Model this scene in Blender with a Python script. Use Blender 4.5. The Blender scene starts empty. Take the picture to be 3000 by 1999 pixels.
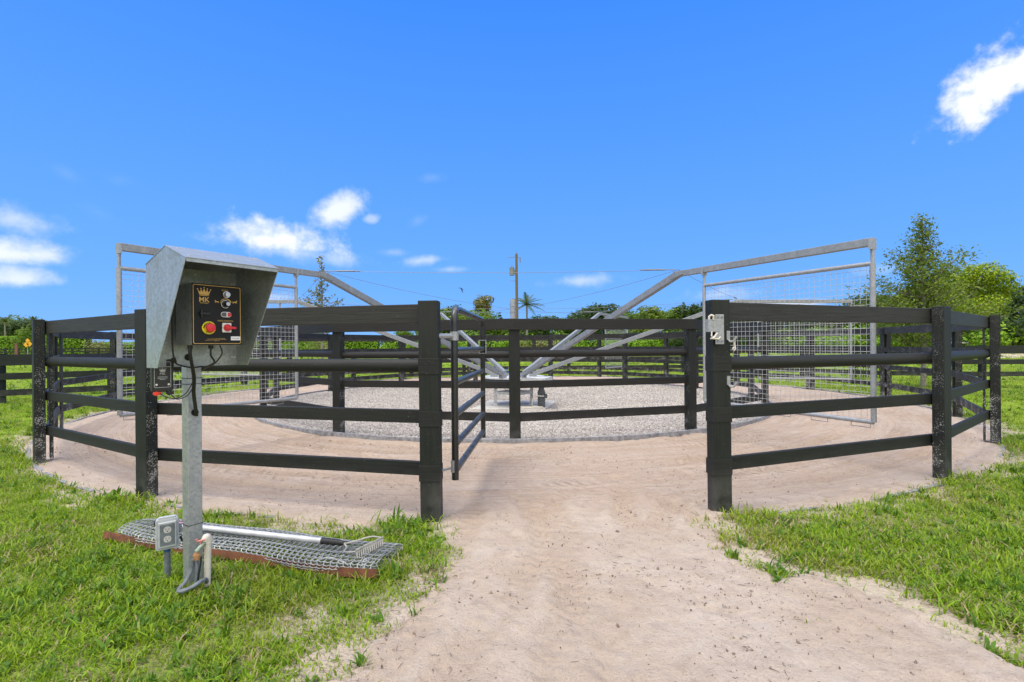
import bpy, bmesh, math, random
import numpy as np
from mathutils import Vector, Matrix
random.seed(7); rng = np.random.default_rng(7)
S = bpy.context.scene
COL = S.collection
PI = math.pi
# ------------------------------------------------------------------ camera model
F, Y0, ROLL, CH = 1459.0, 1011.4, 0.0077, 1.15
def ray(px, py):
    u, w = px-1500, Y0-py
    c, s = math.cos(ROLL), math.sin(ROLL)
    return ((u*c+w*s)/F, (-u*s+w*c)/F)
def at(px, py, Y):
    a, b = ray(px, py); return Vector((a*Y, Y, CH+b*Y))
def ground(px, py, z=0.0):
    a, b = ray(px, py); Y = (z-CH)/b; return Vector((a*Y, Y, z))
CX, CY = 0.028, 10.743
def pol(r, deg, z=0.0):
    a = math.radians(deg); return Vector((CX+r*math.sin(a), CY-r*math.cos(a), z))
cam_d = bpy.data.cameras.new('camera'); cam = bpy.data.objects.new('camera', cam_d); COL.objects.link(cam)
cam.location = (0, 0, CH)
cam.rotation_euler = (Matrix.Rotation(PI/2, 3, 'X') @ Matrix.Rotation(-ROLL, 3, 'Z')).to_euler()
cam_d.sensor_width = 36; cam_d.lens = 36*F/3000
cam_d.shift_y = (Y0-999.5)/3000; cam_d.clip_start = 0.05; cam_d.clip_end = 3000
S.camera = cam
# ------------------------------------------------------------------ node helpers
class NT:
    def __init__(s, nt): s.nt = nt; nt.nodes.clear()
    def n(s, t, props=None, **inp):
        nd = s.nt.nodes.new(t)
        for k, v in (props or {}).items(): setattr(nd, k, v)
        for k, v in inp.items():
            key = int(k[1:]) if k[0] == 'i' and k[1:].isdigit() else k.replace('_', ' ')
            s.set(nd.inputs[key], v)
        return nd
    def set(s, sock, v):
        if isinstance(v, bpy.types.NodeSocket): s.nt.links.new(v, sock)
        elif isinstance(v, bpy.types.Node): s.nt.links.new(v.outputs[0], sock)
        else:
            if sock.type == 'RGBA' and len(v) == 3: v = (*v, 1)
            sock.default_value = v
    def m(s, op, a, b=None, c=None, clamp=False):
        nd = s.nt.nodes.new('ShaderNodeMath'); nd.operation = op; nd.use_clamp = clamp
        for i, v in enumerate((a, b, c)):
            if v is not None: s.set(nd.inputs[i], v)
        return nd.outputs[0]
    def vm(s, op, a, b=None, out=0):
        nd = s.nt.nodes.new('ShaderNodeVectorMath'); nd.operation = op
        s.set(nd.inputs[0], a)
        if b is not None: s.set(nd.inputs[1], b)
        return nd.outputs[out]
    def ramp(s, v, lo, hi, a=0.0, b=1.0, smooth=False):
        nd = s.nt.nodes.new('ShaderNodeMapRange'); nd.clamp = True
        if smooth: nd.interpolation_type = 'SMOOTHSTEP'
        for k, x in zip(('Value', 'From Min', 'From Max', 'To Min', 'To Max'), (v, lo, hi, a, b)): s.set(nd.inputs[k], x)
        return nd.outputs[0]
    def mix(s, f, a, b, blend='MIX'):
        nd = s.nt.nodes.new('ShaderNodeMix'); nd.data_type = 'RGBA'; nd.blend_type = blend
        s.set(nd.inputs[0], f); s.set(nd.inputs[6], a); s.set(nd.inputs[7], b)
        return nd.outputs[2]
    def noise(s, vec, scale, detail=3, rough=.55, out=0):
        nd = s.n('ShaderNodeTexNoise', None, Scale=scale, Detail=detail, Roughness=rough)
        if vec is not None: s.set(nd.inputs['Vector'], vec)
        return nd.outputs[out]
    def scl(s, vec, x, y, z): return s.vm('MULTIPLY', vec, (x, y, z))
def newmat(name):
    m = bpy.data.materials.new(name); m.use_nodes = True
    return m, NT(m.node_tree)
def finish(t, bsdf, disp=None):
    o = t.n('ShaderNodeOutputMaterial'); t.set(o.inputs[0], bsdf)
def bump(t, h, strength=.3, dist=.01):
    return t.n('ShaderNodeBump', None, Strength=strength, Distance=dist, Height=h).outputs[0]
def plain(name, col, rough=.5, metal=0.0, var=.12, scale=30, bs=.08, spec=.5):
    m, t = newmat(name)
    p = t.n('ShaderNodeTexCoord').outputs['Object']
    nz = t.noise(p, scale, 4)
    c2 = tuple(max(0, x*(1-var*1.6)) for x in col); c1 = tuple(min(1, x*(1+var)) for x in col)
    c = t.mix(t.ramp(nz, .3, .7), c2, c1)
    b = t.n('ShaderNodeBsdfPrincipled', None, Base_Color=c, Metallic=metal)
    t.set(b.inputs['Roughness'], t.ramp(nz, .3, .7, rough*.85, min(1, rough*1.15)))
    b.inputs['Specular IOR Level'].default_value = spec
    if bs: t.set(b.inputs['Normal'], bump(t, nz, bs, .003))
    finish(t, b); return m
M = {}
def geo(t): return t.n('ShaderNodeNewGeometry')
def wood(name, grain, col=(.022, .026, .022), stain=1.0):
    m, t = newmat(name)
    g = geo(t); p = g.outputs['Position']
    gr = t.noise(t.scl(p, *grain), 1.0, 5, .6)
    blot = t.noise(p, 2.3, 4, .6)
    rnd = t.n('ShaderNodeObjectInfo').outputs['Random']
    c = t.mix(t.ramp(gr, .3, .72), tuple(x*.65 for x in col), tuple(x*1.4+.003 for x in col))
    c = t.mix(t.m('MULTIPLY', rnd, .35), c, (.021, .021, .019))
    c = t.mix(t.ramp(blot, .45, .75, 0, .4), c, (.020, .021, .019))
    # mineral spots thrown up by the sprinklers on the faces that look at the middle of the ring
    cen = t.vm('SUBTRACT', (.3, 6.9, .4), p)
    d = t.vm('DOT_PRODUCT', t.vm('NORMALIZE', cen), g.outputs['True Normal'], 1)
    inward = t.ramp(d, .12, .42)
    sp = t.n('ShaderNodeTexVoronoi', None, Scale=74.0, Vector=t.vm('ADD', p, t.scl(t.noise(p, 25, 2, .5, 1), .03, .03, .03)))
    cover = t.noise(p, 7.0, 3)
    z = t.n('ShaderNodeSeparateXYZ', None, Vector=p).outputs[2]
    low = t.ramp(z, .1, 1.25, .42, .14)
    spot = t.m('LESS_THAN', sp.outputs['Distance'], t.m('MULTIPLY', low, t.ramp(cover, .38, .66, .2, 1.3)))
    sp2 = t.n('ShaderNodeTexVoronoi', None, Scale=120.0, Vector=p)
    fine = t.m('LESS_THAN', sp2.outputs['Distance'], t.ramp(cover, .4, .7, .1, .3))
    dustn = t.noise(p, 110, 2)
    few = t.m('MULTIPLY', t.m('GREATER_THAN', dustn, .735), .5)
    k = t.m('MULTIPLY', inward, t.m('MAXIMUM', spot, t.m('MULTIPLY', fine, .7)))
    k = t.m('MULTIPLY', t.m('MAXIMUM', k, few), .85*stain, clamp=True)
    foot = t.m('MULTIPLY', t.ramp(z, .02, .32, .6, 0), t.ramp(cover, .35, .7))
    c = t.mix(foot, c, (.16, .155, .145))
    c = t.mix(k, c, (.36, .36, .35))
    b = t.n('ShaderNodeBsdfPrincipled', None, Base_Color=c, Roughness=.6)
    b.inputs['Specular IOR Level'].default_value = .35
    t.set(b.inputs['Normal'], bump(t, t.m('ADD', gr, t.m('MULTIPLY', k, .3)), .45, .004))
    finish(t, b); return m
M['post_wood'] = wood('black stained post', (55, 55, 3), (.0075, .0105, .008))
M['inner_post'] = wood('black stained inner post', (55, 55, 3), (.0075, .010, .008), .75)
M['rail_wood'] = wood('black stained board', (4, 4, 85), (.009, .011, .009))
M['top_wood'] = wood('weathered top board', (4, 4, 75), (.024, .024, .022))
M['inner_wood'] = wood('black stained inner board', (4, 4, 85), (.011, .011, .010), .5)
def galv(name, col, metal, rough, streak=.5, sc=38):
    m, t = newmat(name)
    p = t.n('ShaderNodeTexCoord').outputs['Object']
    v = t.n('ShaderNodeTexVoronoi', None, Scale=sc*2.2, Vector=p)
    nz = t.noise(p, sc*.35, 5, .65)
    st = t.noise(t.scl(p, 9, 9, 1.2), 1.5, 4)
    f = t.m('ADD', t.m('MULTIPLY', t.n('ShaderNodeSeparateColor', None, Color=v.outputs['Color']).outputs[0], .4), t.m('MULTIPLY', nz, .8))
    c = t.mix(t.ramp(f, .25, .95), tuple(x*.72 for x in col), tuple(min(1, x*1.18) for x in col))
    c = t.mix(t.ramp(st, .52, .72, 0, streak), c, tuple(min(1, x*1.35) for x in col))
    b = t.n('ShaderNodeBsdfPrincipled', None, Base_Color=c, Metallic=metal)
    t.set(b.inputs['Roughness'], t.ramp(f, .3, .9, rough*1.2, rough*.8))
    t.set(b.inputs['Normal'], bump(t, nz, .06, .002))
    finish(t, b); return m
M['galv'] = galv('galvanised sheet', (.36, .39, .385), .55, .4, .3)
M['galv_post'] = galv('galvanised tube', (.36, .385, .40), .5, .42, .45)
M['galv_arm'] = galv('weathered galvanised beam', (.27, .285, .30), .3, .5, .4)
M['galv_pale'] = galv('pale zinc', (.34, .355, .37), .35, .5, .4)
M['wire'] = galv('zinc wire', (.46, .47, .47), .3, .45, .2)
M['chainlink'] = galv('chain link wire', (.34, .355, .365), .4, .45, .2)
M['chrome'] = plain('brushed chrome', (.5, .5, .5), .28, 1, .05)
M['blackplate'] = plain('satin black plate', (.010, .010, .009), .55, 0, .2, 60, .03, .3)
M['blackplastic'] = plain('black plastic', (.012, .013, .013), .38, 0, .15, 80, .05)
M['rubber'] = plain('black rubber cable', (.014, .014, .014), .5, 0, .2, 60)
M['gold'] = plain('gold print', (.58, .36, .09), .45, .2, .08)
M['whitepl'] = plain('white plastic', (.72, .72, .70), .45, 0, .06)
M['redpl'] = plain('red plastic', (.62, .022, .03), .35, 0, .08)
M['orangepl'] = plain('orange red plastic', (.75, .05, .015), .35, 0, .08)
M['yellowpl'] = plain('yellow plastic', (.75, .62, .02), .4, 0, .05)
M['pinkpl'] = plain('pink tape', (.72, .16, .38), .5, 0, .08)
M['greypl'] = plain('grey plastic', (.36, .38, .40), .45, 0, .08)
M['greyclear'] = plain('smoky clear plastic', (.44, .47, .49), .3, 0, .06)
M['whitebox'] = plain('ivory receptacle', (.52, .52, .50), .45, 0, .05)
M['bluetape'] = plain('blue tape', (.03, .10, .28), .5, 0, .1)
M['bluestrap'] = plain('blue strap', (.02, .20, .55), .5, 0, .1)
M['pvc'] = plain('aged white pvc', (.62, .58, .50), .5, 0, .12, 14)
M['copper'] = plain('copper fitting', (.62, .33, .17), .4, .5, .15)
M['patina'] = plain('green brass', (.30, .38, .30), .5, .4, .35, 60)
M['fadedred'] = plain('faded red paint', (.55, .20, .18), .55, 0, .25, 80)
M['conduit'] = plain('grey conduit', (.15, .17, .19), .5, 0, .2, 30)
M['alu'] = plain('dull aluminium', (.60, .61, .62), .4, .35, .12, 12)
M['rake'] = plain('bleached steel', (.45, .43, .38), .55, .2, .2, 40)
M['gatepaint'] = None
M['motor'] = plain('dark grey paint', (.09, .10, .105), .45, .1, .1)
M['housing'] = plain('off white paint', (.58, .59, .58), .5, .1, .15, 12)
M['darkband'] = plain('dark steel band', (.05, .055, .055), .5, .3, .2)
M['bark'] = plain('bark', (.12, .095, .07), .9, 0, .4, 25, .5)
M['palebark'] = plain('pale bark', (.24, .21, .18), .9, 0, .4, 30, .5)
M['polewood'] = plain('utility pole wood', (.16, .115, .08), .85, 0, .3, 20, .3)
M['steelgrey'] = plain('transformer grey', (.20, .21, .22), .5, .2, .1)
M['blackiron'] = plain('black iron', (.012, .013, .013), .45, 0, .2)
M['darkfence'] = wood('black paddock board', (3, 3, 60), (.010, .014, .013), .1)
M['kerbwood'] = plain('weathered grey board', (.27, .27, .285), .8, 0, .3, 18, .3)
M['bird'] = plain('dark feathers', (.015, .015, .016), .8, 0, .2)
M['brownpost'] = plain('brown board', (.16, .07, .05), .7, 0, .2)
M['signyellow'] = plain('amber sign paint', (.75, .36, .02), .5, 0, .1)
M['roof'] = plain('pale roof', (.55, .55, .56), .7, 0, .08, 3)
M['wall'] = plain('pale wall', (.6, .56, .5), .8, 0, .08, 3)
def gate_paint():
    m, t = newmat('worn black gate paint')
    p = t.n('ShaderNodeTexCoord').outputs['Object']; g = geo(t)
    nz = t.noise(p, 16, 5, .65)
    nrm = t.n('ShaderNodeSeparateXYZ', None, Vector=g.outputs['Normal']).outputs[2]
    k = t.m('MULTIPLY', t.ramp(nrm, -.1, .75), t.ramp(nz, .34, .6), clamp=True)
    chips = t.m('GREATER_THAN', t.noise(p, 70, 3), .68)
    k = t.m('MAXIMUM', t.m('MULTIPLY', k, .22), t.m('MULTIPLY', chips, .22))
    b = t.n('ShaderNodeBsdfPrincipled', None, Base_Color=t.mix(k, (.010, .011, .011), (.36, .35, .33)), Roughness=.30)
    t.set(b.inputs['Metallic'], t.m('MULTIPLY', k, .6))
    t.set(b.inputs['Normal'], bump(t, nz, .1, .002)); finish(t, b); return m
M['gatepaint'] = gate_paint()
def rust():
    m, t = newmat('rusty iron')
    p = t.n('ShaderNodeTexCoord').outputs['Object']
    nz = t.noise(p, 14, 6, .7); n2 = t.noise(p, 60, 3)
    c = t.mix(t.ramp(nz, .3, .65), (.05, .02, .013), (.21, .075, .032))
    c = t.mix(t.ramp(nz, .62, .7, 0, .7), c, (.36, .33, .30))
    c = t.mix(t.ramp(n2, .5, .8, 0, .5), c, (.10, .035, .018))
    b = t.n('ShaderNodeBsdfPrincipled', None, Base_Color=c, Roughness=.85)
    t.set(b.inputs['Normal'], bump(t, n2, .5, .003)); finish(t, b); return m
M['rust'] = rust()
def leafmat(name, a, b_, dark=.55, trans=.35):
    m, t = newmat(name); g = geo(t)
    r = g.outputs['Random Per Island']
    cl = t.noise(g.outputs['Position'], .9, 3)
    c = t.mix(r, a, b_)
    c = t.mix(t.ramp(cl, .35, .7, 0, .5), c, tuple(x*dark for x in a))
    d = t.n('ShaderNodeBsdfPrincipled', None, Base_Color=c, Roughness=.55)
    d.inputs['Specular IOR Level'].default_value = .3
    tr = t.n('ShaderNodeBsdfTranslucent', None, Color=t.mix(.5, c, (.16, .22, .02)))
    mx = t.n('ShaderNodeMixShader', None, i0=trans, i1=d.outputs[0], i2=tr.outputs[0])
    finish(t, mx); return m
M['leaf_yellow'] = leafmat('yellow green leaves', (.18, .31, .012), (.44, .52, .02), .65)
M['leaf_mid'] = leafmat('mid green leaves', (.10, .19, .02), (.20, .29, .035), .65)
M['leaf_dark'] = leafmat('dark green leaves', (.028, .06, .018), (.06, .11, .025))
M['leaf_olive'] = leafmat('olive leaves', (.10, .175, .02), (.25, .31, .04))
M['leaf_bronze'] = leafmat('bronze leaves', (.16, .15, .035), (.28, .24, .07))
M['leaf_hedge'] = leafmat('bright hedge leaves', (.13, .29, .012), (.30, .48, .02), .75)
M['leaf_pale'] = leafmat('pale grassy leaves', (.20, .22, .08), (.34, .32, .13))
M['leaf_palm'] = leafmat('palm fronds', (.06, .10, .025), (.14, .17, .05))
M['leaf_haze'] = leafmat('far blue green leaves', (.09, .14, .06), (.13, .19, .08), .75)
# ------------------------------------------------------------------ mesh builder
class MB:
    def __init__(s): s.v = []; s.f = []; s.uv = None
    def add(s, vs, fs):
        o = len(s.v); s.v += [tuple(x) for x in vs]; s.f += [tuple(i+o for i in q) for q in fs]; return s
    def box(s, c, sz, ax=None):
        c = Vector(c); X, Y, Z = ax or (Vector((1, 0, 0)), Vector((0, 1, 0)), Vector((0, 0, 1)))
        vs = [c+X*(sz[0]/2*i)+Y*(sz[1]/2*j)+Z*(sz[2]/2*k) for k in (-1, 1) for j in (-1, 1) for i in (-1, 1)]
        return s.add(vs, [(0, 2, 3, 1), (4, 5, 7, 6), (0, 1, 5, 4), (2, 6, 7, 3), (0, 4, 6, 2), (1, 3, 7, 5)])
    def beam(s, p0, p1, w, h, up=(0, 0, 1), prof=None):
        p0, p1 = Vector(p0), Vector(p1); d = (p1-p0).normalized(); up = Vector(up)
        side = d.cross(up).normalized(); up = side.cross(d).normalized()
        prof = prof or [(-.5, -.5), (.5, -.5), (.5, .5), (-.5, .5)]
        n = len(prof)
        vs = [p+side*(a*w)+up*(b*h) for p in (p0, p1) for a, b in prof]
        fs = [(i, (i+1) % n, (i+1) % n+n, i+n) for i in range(n)]
        return s.add(vs, fs+[tuple(range(n))[::-1], tuple(range(n, 2*n))])
    def tube(s, pts, r, n=8, closed=False, caps=True):
        pts = [Vector(p) for p in pts]; k = len(pts); vs = []; last = None
        rs = r if isinstance(r, (list, tuple)) else [r]*k
        for i, p in enumerate(pts):
            a = pts[(i-1) % k] if (closed or i) else p; b = pts[(i+1) % k] if (closed or i < k-1) else p
            t = (b-a).normalized()
            if last is None:
                ref = Vector((0, 0, 1)) if abs(t.z) < .9 else Vector((1, 0, 0)); e = t.cross(ref).normalized()
            else: e = (last-t*last.dot(t)).normalized()
            last = e; g = t.cross(e)
            vs += [p+(e*math.cos(2*PI*j/n)+g*math.sin(2*PI*j/n))*rs[i] for j in range(n)]
        fs = []
        for i in range(k if closed else k-1):
            for j in range(n):
                a, b = i*n+j, i*n+(j+1) % n; c, d = ((i+1) % k)*n+(j+1) % n, ((i+1) % k)*n+j
                fs.append((a, d, c, b))
        if caps and not closed: fs += [tuple(range(n)), tuple(range((k-1)*n, k*n))[::-1]]
        return s.add(vs, fs)
    def prism(s, pts, off):
        n = len(pts); pts = [Vector(p) for p in pts]; off = Vector(off)
        return s.add(pts+[p+off for p in pts], [tuple(range(n))[::-1], tuple(range(n, 2*n))]+[(i, (i+1) % n, (i+1) % n+n, i+n) for i in range(n)])
    def disc(s, c, nrm, r, h, n=24, r2=None):
        c, nrm = Vector(c), Vector(nrm).normalized()
        return s.tube([c, c+nrm*h], [r, r if r2 is None else r2], n)
    def mesh(s, name, mat=None, smooth=False, fix=True):
        me = bpy.data.meshes.new(name); me.from_pydata(s.v, [], s.f)
        if fix:
            bm = bmesh.new(); bm.from_mesh(me); bmesh.ops.recalc_face_normals(bm, faces=bm.faces); bm.to_mesh(me); bm.free()
        if mat: me.materials.append(mat)
        if smooth:
            me.polygons.foreach_set('use_smooth', [True]*len(me.polygons))
            try: me.set_sharp_from_angle(angle=math.radians(38))
            except Exception: pass
        return me
    def build(s, name, mat, parent=None, smooth=False, bevel=0, fix=True):
        o = bpy.data.objects.new(name, s.mesh(name, M[mat] if isinstance(mat, str) else mat, smooth, fix))
        link(o, parent)
        if bevel:
            b = o.modifiers.new('bevel', 'BEVEL'); b.width = bevel; b.segments = 2; b.limit_method = 'ANGLE'
        return o
def link(o, parent=None):
    COL.objects.link(o)
    if parent is not None:
        o.parent = parent
        o.matrix_parent_inverse = Matrix.Translation(parent.location).inverted() if parent.type == 'EMPTY' else Matrix.Identity(4)
def tag(o, label=None, cat=None, group=None, kind=None):
    for k, v in (('label', label), ('category', cat), ('group', group), ('kind', kind)):
        if v: o[k] = v
    return o
def thing(name, label, cat, loc=(0, 0, 0), group=None):
    o = bpy.data.objects.new(name, None); COL.objects.link(o); o.location = Vector(loc); o.empty_display_size = .2
    return tag(o, label, cat, group)
def copy_tree(o, parent=None):
    c = o.copy(); COL.objects.link(c)
    if parent is not None: c.parent = parent; c.matrix_parent_inverse = o.matrix_parent_inverse
    for ch in list(o.children): copy_tree(ch, c)
    return c
def fbm(x, y, sc, seed=0, octv=4):
    x = np.asarray(x, float)*sc; y = np.asarray(y, float)*sc; tot = np.zeros(np.broadcast(x, y).shape); amp = 1; nrm = 0
    for o in range(octv):
        xi = np.floor(x).astype(np.int64); yi = np.floor(y).astype(np.int64); fx = x-xi; fy = y-yi
        fx = fx*fx*(3-2*fx); fy = fy*fy*(3-2*fy)
        def h(a, b):
            k = (a*374761393+b*668265263+(seed+o*17)*974711) & 0xffffffff
            k = ((k ^ (k >> 13))*1274126177) & 0xffffffff
            return ((k ^ (k >> 16)) & 0xffff)/65535.0
        v = (h(xi, yi)*(1-fx)+h(xi+1, yi)*fx)*(1-fy)+(h(xi, yi+1)*(1-fx)+h(xi+1, yi+1)*fx)*fy
        tot += v*amp; nrm += amp; amp *= .5; x = x*2.03+3.7; y = y*2.03+1.3
    return tot/nrm
def sstep(a, b, x): t = np.clip((x-a)/(b-a), 0, 1); return t*t*(3-2*t)
def gridmesh(name, X, Y, Z, mat, smooth=True, attr=None):
    h, w = X.shape
    me = bpy.data.meshes.new(name)
    co = np.stack([X, Y, Z], -1).reshape(-1, 3)
    i = np.arange(h*w).reshape(h, w)
    q = np.stack([i[:-1, :-1], i[:-1, 1:], i[1:, 1:], i[1:, :-1]], -1).reshape(-1, 4)
    fillmesh(me, co, q); me.materials.append(M[mat])
    if smooth: me.polygons.foreach_set('use_smooth', [True]*len(me.polygons))
    o = bpy.data.objects.new(name, me); COL.objects.link(o); return o
def fillmesh(me, co, q):
    k = q.shape[1]
    me.vertices.add(len(co)); me.vertices.foreach_set('co', np.ascontiguousarray(co, np.float32).ravel())
    me.loops.add(q.size); me.loops.foreach_set('vertex_index', np.ascontiguousarray(q, np.int32).ravel())
    me.polygons.add(len(q)); me.polygons.foreach_set('loop_start', np.arange(0, q.size, k, dtype=np.int32))
    me.update(calc_edges=True); me.validate()
# ------------------------------------------------------------------ path outline, in metres on the ground
def outline(pxs): return [ground(*p) for p in pxs]
LE = outline([(1290, 1500), (1318, 1560), (1325, 1610), (1235, 1700), (1095, 1800), (980, 1920), (925, 1999)])
RE = outline([(2075, 1480), (2110, 1550), (2290, 1650), (2415, 1720), (2600, 1790), (2830, 1880), (3000, 1965)])
ly = np.array([p.y for p in LE][::-1]); lx = np.array([p.x for p in LE][::-1])
ry = np.array([p.y for p in RE][::-1]); rx = np.array([p.x for p in RE][::-1])
def path_s(x, y):
    x = x-np.where(x > .6, ((fbm(x, y, 3.1, 85)-.5)*.55+(fbm(x, y, 8, 87)-.5)*.3)*np.clip((3.2-y)/1.2, 0, 1), 0)
    xl = np.where(y < ly[0], lx[0]-.25*(ly[0]-y), np.interp(y, ly, lx)); xr = np.where(y < ry[0], rx[0]+.5*(ry[0]-y), np.interp(y, ry, rx))
    return np.minimum(x-xl, xr-x)
def edge_noise(x, y): return (fbm(x, y, 2.2, 3)-.5)*.50+(fbm(x, y, 9, 5)-.5)*.34+(fbm(x, y, 24, 7)-.5)*.16
def ragged(x, y):
    w = np.clip((x-.7)/.4, 0, 1)*np.clip((3.1-y)/.8, 0, 1)
    return w*(-.20+(fbm(x, y, 3.6, 111)-.5)*1.15)
def gz(x, y):
    r = np.hypot(x-CX, y-CY); s = path_s(x, y)+edge_noise(x, y)*.6
    z = (fbm(x, y, 1.3, 11)-.5)*.035*sstep(7.5, 8.2, r)
    z = np.where((y < 3.9), z-.06*sstep(.05, .35, s), z)
    z = z-.35*sstep(7.62, 7.35, r)
    return z
# ground: one sheet, fine near the camera, reaching the horizon
def ax(lo, hi, step, far):
    a = np.arange(lo, hi+1e-6, step); g = [a]
    st = step; e = hi; o = []
    while e < far: st *= 1.25; e += st; o.append(e)
    st = step; e = lo; p = []
    while e > -far: st *= 1.25; e -= st; p.append(e)
    return np.concatenate([p[::-1], a, o])
gx = ax(-9, 9.5, .07, 900); gy = ax(-.6, 8.0, .07, 900)
GX, GY = np.meshgrid(gx, gy); GZ = gz(GX, GY)
def ground_mat():
    m, t = newmat('lawn soil'); p = geo(t).outputs['Position']
    n1 = t.noise(p, 1.1, 5, .65); n2 = t.noise(p, 11, 4); n3 = t.noise(p, 55, 3)
    soil = t.mix(t.ramp(n2, .35, .65), (.12, .095, .065), (.24, .20, .15))
    green = t.mix(t.ramp(n3, .3, .7), (.11, .20, .012), (.27, .39, .022))
    green = t.mix(t.ramp(n1, .42, .68, 0, .6), green, (.24, .24, .05))
    sx = t.n('ShaderNodeSeparateXYZ', None, Vector=p)
    far = t.ramp(sx.outputs[1], 4.0, 9.0)
    k = t.m('ADD', t.m('MULTIPLY', far, .75), t.ramp(n2, .3, .62, .05, .6), clamp=True)
    c = t.mix(k, soil, green)
    sa = t.n('ShaderNodeAttribute', {'attribute_name': 'sandy'}).outputs['Fac']
    c = t.mix(t.ramp(t.m('ADD', sa, t.m('MULTIPLY', t.m('SUBTRACT', n2, .5), .9)), .25, .7), c, t.mix(n3, (.36, .285, .22), (.52, .44, .37)))
    big = t.noise(p, .12, 4, .6)
    c = t.mix(t.ramp(big, .4, .7, 0, .35), c, (.31, .43, .022))
    b = t.n('ShaderNodeBsdfPrincipled', None, Base_Color=c, Roughness=.95)
    b.inputs['Specular IOR Level'].default_value = .15
    t.set(b.inputs['Normal'], bump(t, t.m('ADD', n2, n3), .8, .03)); finish(t, b); return m
M['ground'] = ground_mat()
gro = tag(gridmesh('ground', GX, GY, GZ, 'ground'), kind='structure')
_r = np.hypot(GX-CX, GY-CY); _d = np.minimum(np.where(GY < 3.8, -path_s(GX, GY), 9), np.abs(_r-7.5))+edge_noise(GX, GY)*.5+ragged(GX, GY)
_a = gro.data.attributes.new('sandy', 'FLOAT', 'POINT'); _a.data.foreach_set('value', (1-sstep(.05, .55, _d)).astype(np.float32).ravel())
def sand_mat():
    m, t = newmat('pinkish sand'); p = geo(t).outputs['Position']
    rel = t.vm('SUBTRACT', p, (CX, CY, 0)); sp = t.n('ShaderNodeSeparateXYZ', None, Vector=rel)
    r = t.vm('LENGTH', t.scl(rel, 1, 1, 0), out=1)
    th = t.m('ARCTAN2', sp.outputs[0], sp.outputs[1])
    pv = t.n('ShaderNodeCombineXYZ', None, X=t.m('MULTIPLY', r, 22.0), Y=t.m('MULTIPLY', th, 5.0)).outputs[0]
    groove = t.noise(pv, 1.0, 4, .6)
    isr = t.ramp(r, 7.0, 7.6, 1, 0)
    n1 = t.noise(p, 1.7, 5, .65); n2 = t.noise(p, 14, 5, .7); n3 = t.noise(p, 120, 4, .75); n4 = t.noise(p, 480, 2)
    c = t.mix(t.ramp(n1, .3, .7), (.51, .40, .31), (.60, .51, .43))
    n5 = t.noise(p, 4.2, 6, .72)
    c = t.mix(t.ramp(n5, .46, .66, 0, .6), c, (.44, .35, .28))
    c = t.mix(t.ramp(n5, .42, .28, 0, .6), c, (.56, .50, .45))
    c = t.mix(t.ramp(n2, .5, .78, 0, .5), c, (.32, .235, .17))
    c = t.mix(t.m('MULTIPLY', t.ramp(groove, .48, .7), t.m('MULTIPLY', isr, .75)), c, (.40, .285, .205))
    c = t.mix(t.ramp(n3, .56, .72, 0, .65), c, (.28, .21, .165))
    c = t.mix(t.ramp(n3, .44, .32, 0, .5), c, (.64, .57, .50))
    c = t.mix(t.ramp(n4, .6, .8, 0, .35), c, (.62, .56, .50))
    c = t.mix(t.m('MULTIPLY', isr, .3), c, (.48, .345, .265))
    trk = t.n('ShaderNodeAttribute', {'attribute_name': 'track'}).outputs['Fac']
    c = t.mix(t.m('MULTIPLY', trk, .42), c, (.42, .315, .235))
    b = t.n('ShaderNodeBsdfPrincipled', None, Base_Color=c, Roughness=.95)
    b.inputs['Specular IOR Level'].default_value = .15
    h = t.m('ADD', t.m('ADD', t.m('MULTIPLY', n2, 1.1), t.m('MULTIPLY', n3, .35)), t.m('MULTIPLY', t.m('MULTIPLY', groove, isr), 1.4))
    # tyre tread lugs pressed along two bands of the ring
    band = t.m('MAXIMUM', t.ramp(t.m('ABSOLUTE', t.m('SUBTRACT', r, 6.62)), .10, .14, 1, 0), t.ramp(t.m('ABSOLUTE', t.m('SUBTRACT', r, 5.45)), .10, .14, 1, 0))
    lug = t.m('SINE', t.m('ADD', t.m('MULTIPLY', th, 420.0), t.m('MULTIPLY', t.m('ABSOLUTE', t.m('SUBTRACT', r, 6.62)), 30.0)))
    lug = t.m('MULTIPLY', t.m('MULTIPLY', lug, band), t.ramp(t.noise(p, .7, 3), .45, .62))
    h = t.m('ADD', h, t.m('MULTIPLY', lug, .5))
    t.set(b.inputs['Normal'], bump(t, h, 1.0, .035)); finish(t, b); return m
M['sand'] = sand_mat()
from mathutils import kdtree
def spline(P, step=.02):
    P = [Vector((p[0], p[1], 0)) for p in P]; out = []
    for i in range(len(P)-1):
        a, b, c, d = P[max(i-1, 0)], P[i], P[i+1], P[min(i+2, len(P)-1)]; n = max(2, int((c-b).length/step))
        for k in range(n):
            t = k/n; out.append(.5*((2*b)+(c-a)*t+(2*a-5*b+4*c-d)*t*t+(3*b-a-3*c+d)*t**3))
    return out
arcp = lambda r, a0, a1, n=14: [tuple(pol(r, a0+(a1-a0)*i/n))[:2] for i in range(n+1)]
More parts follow.
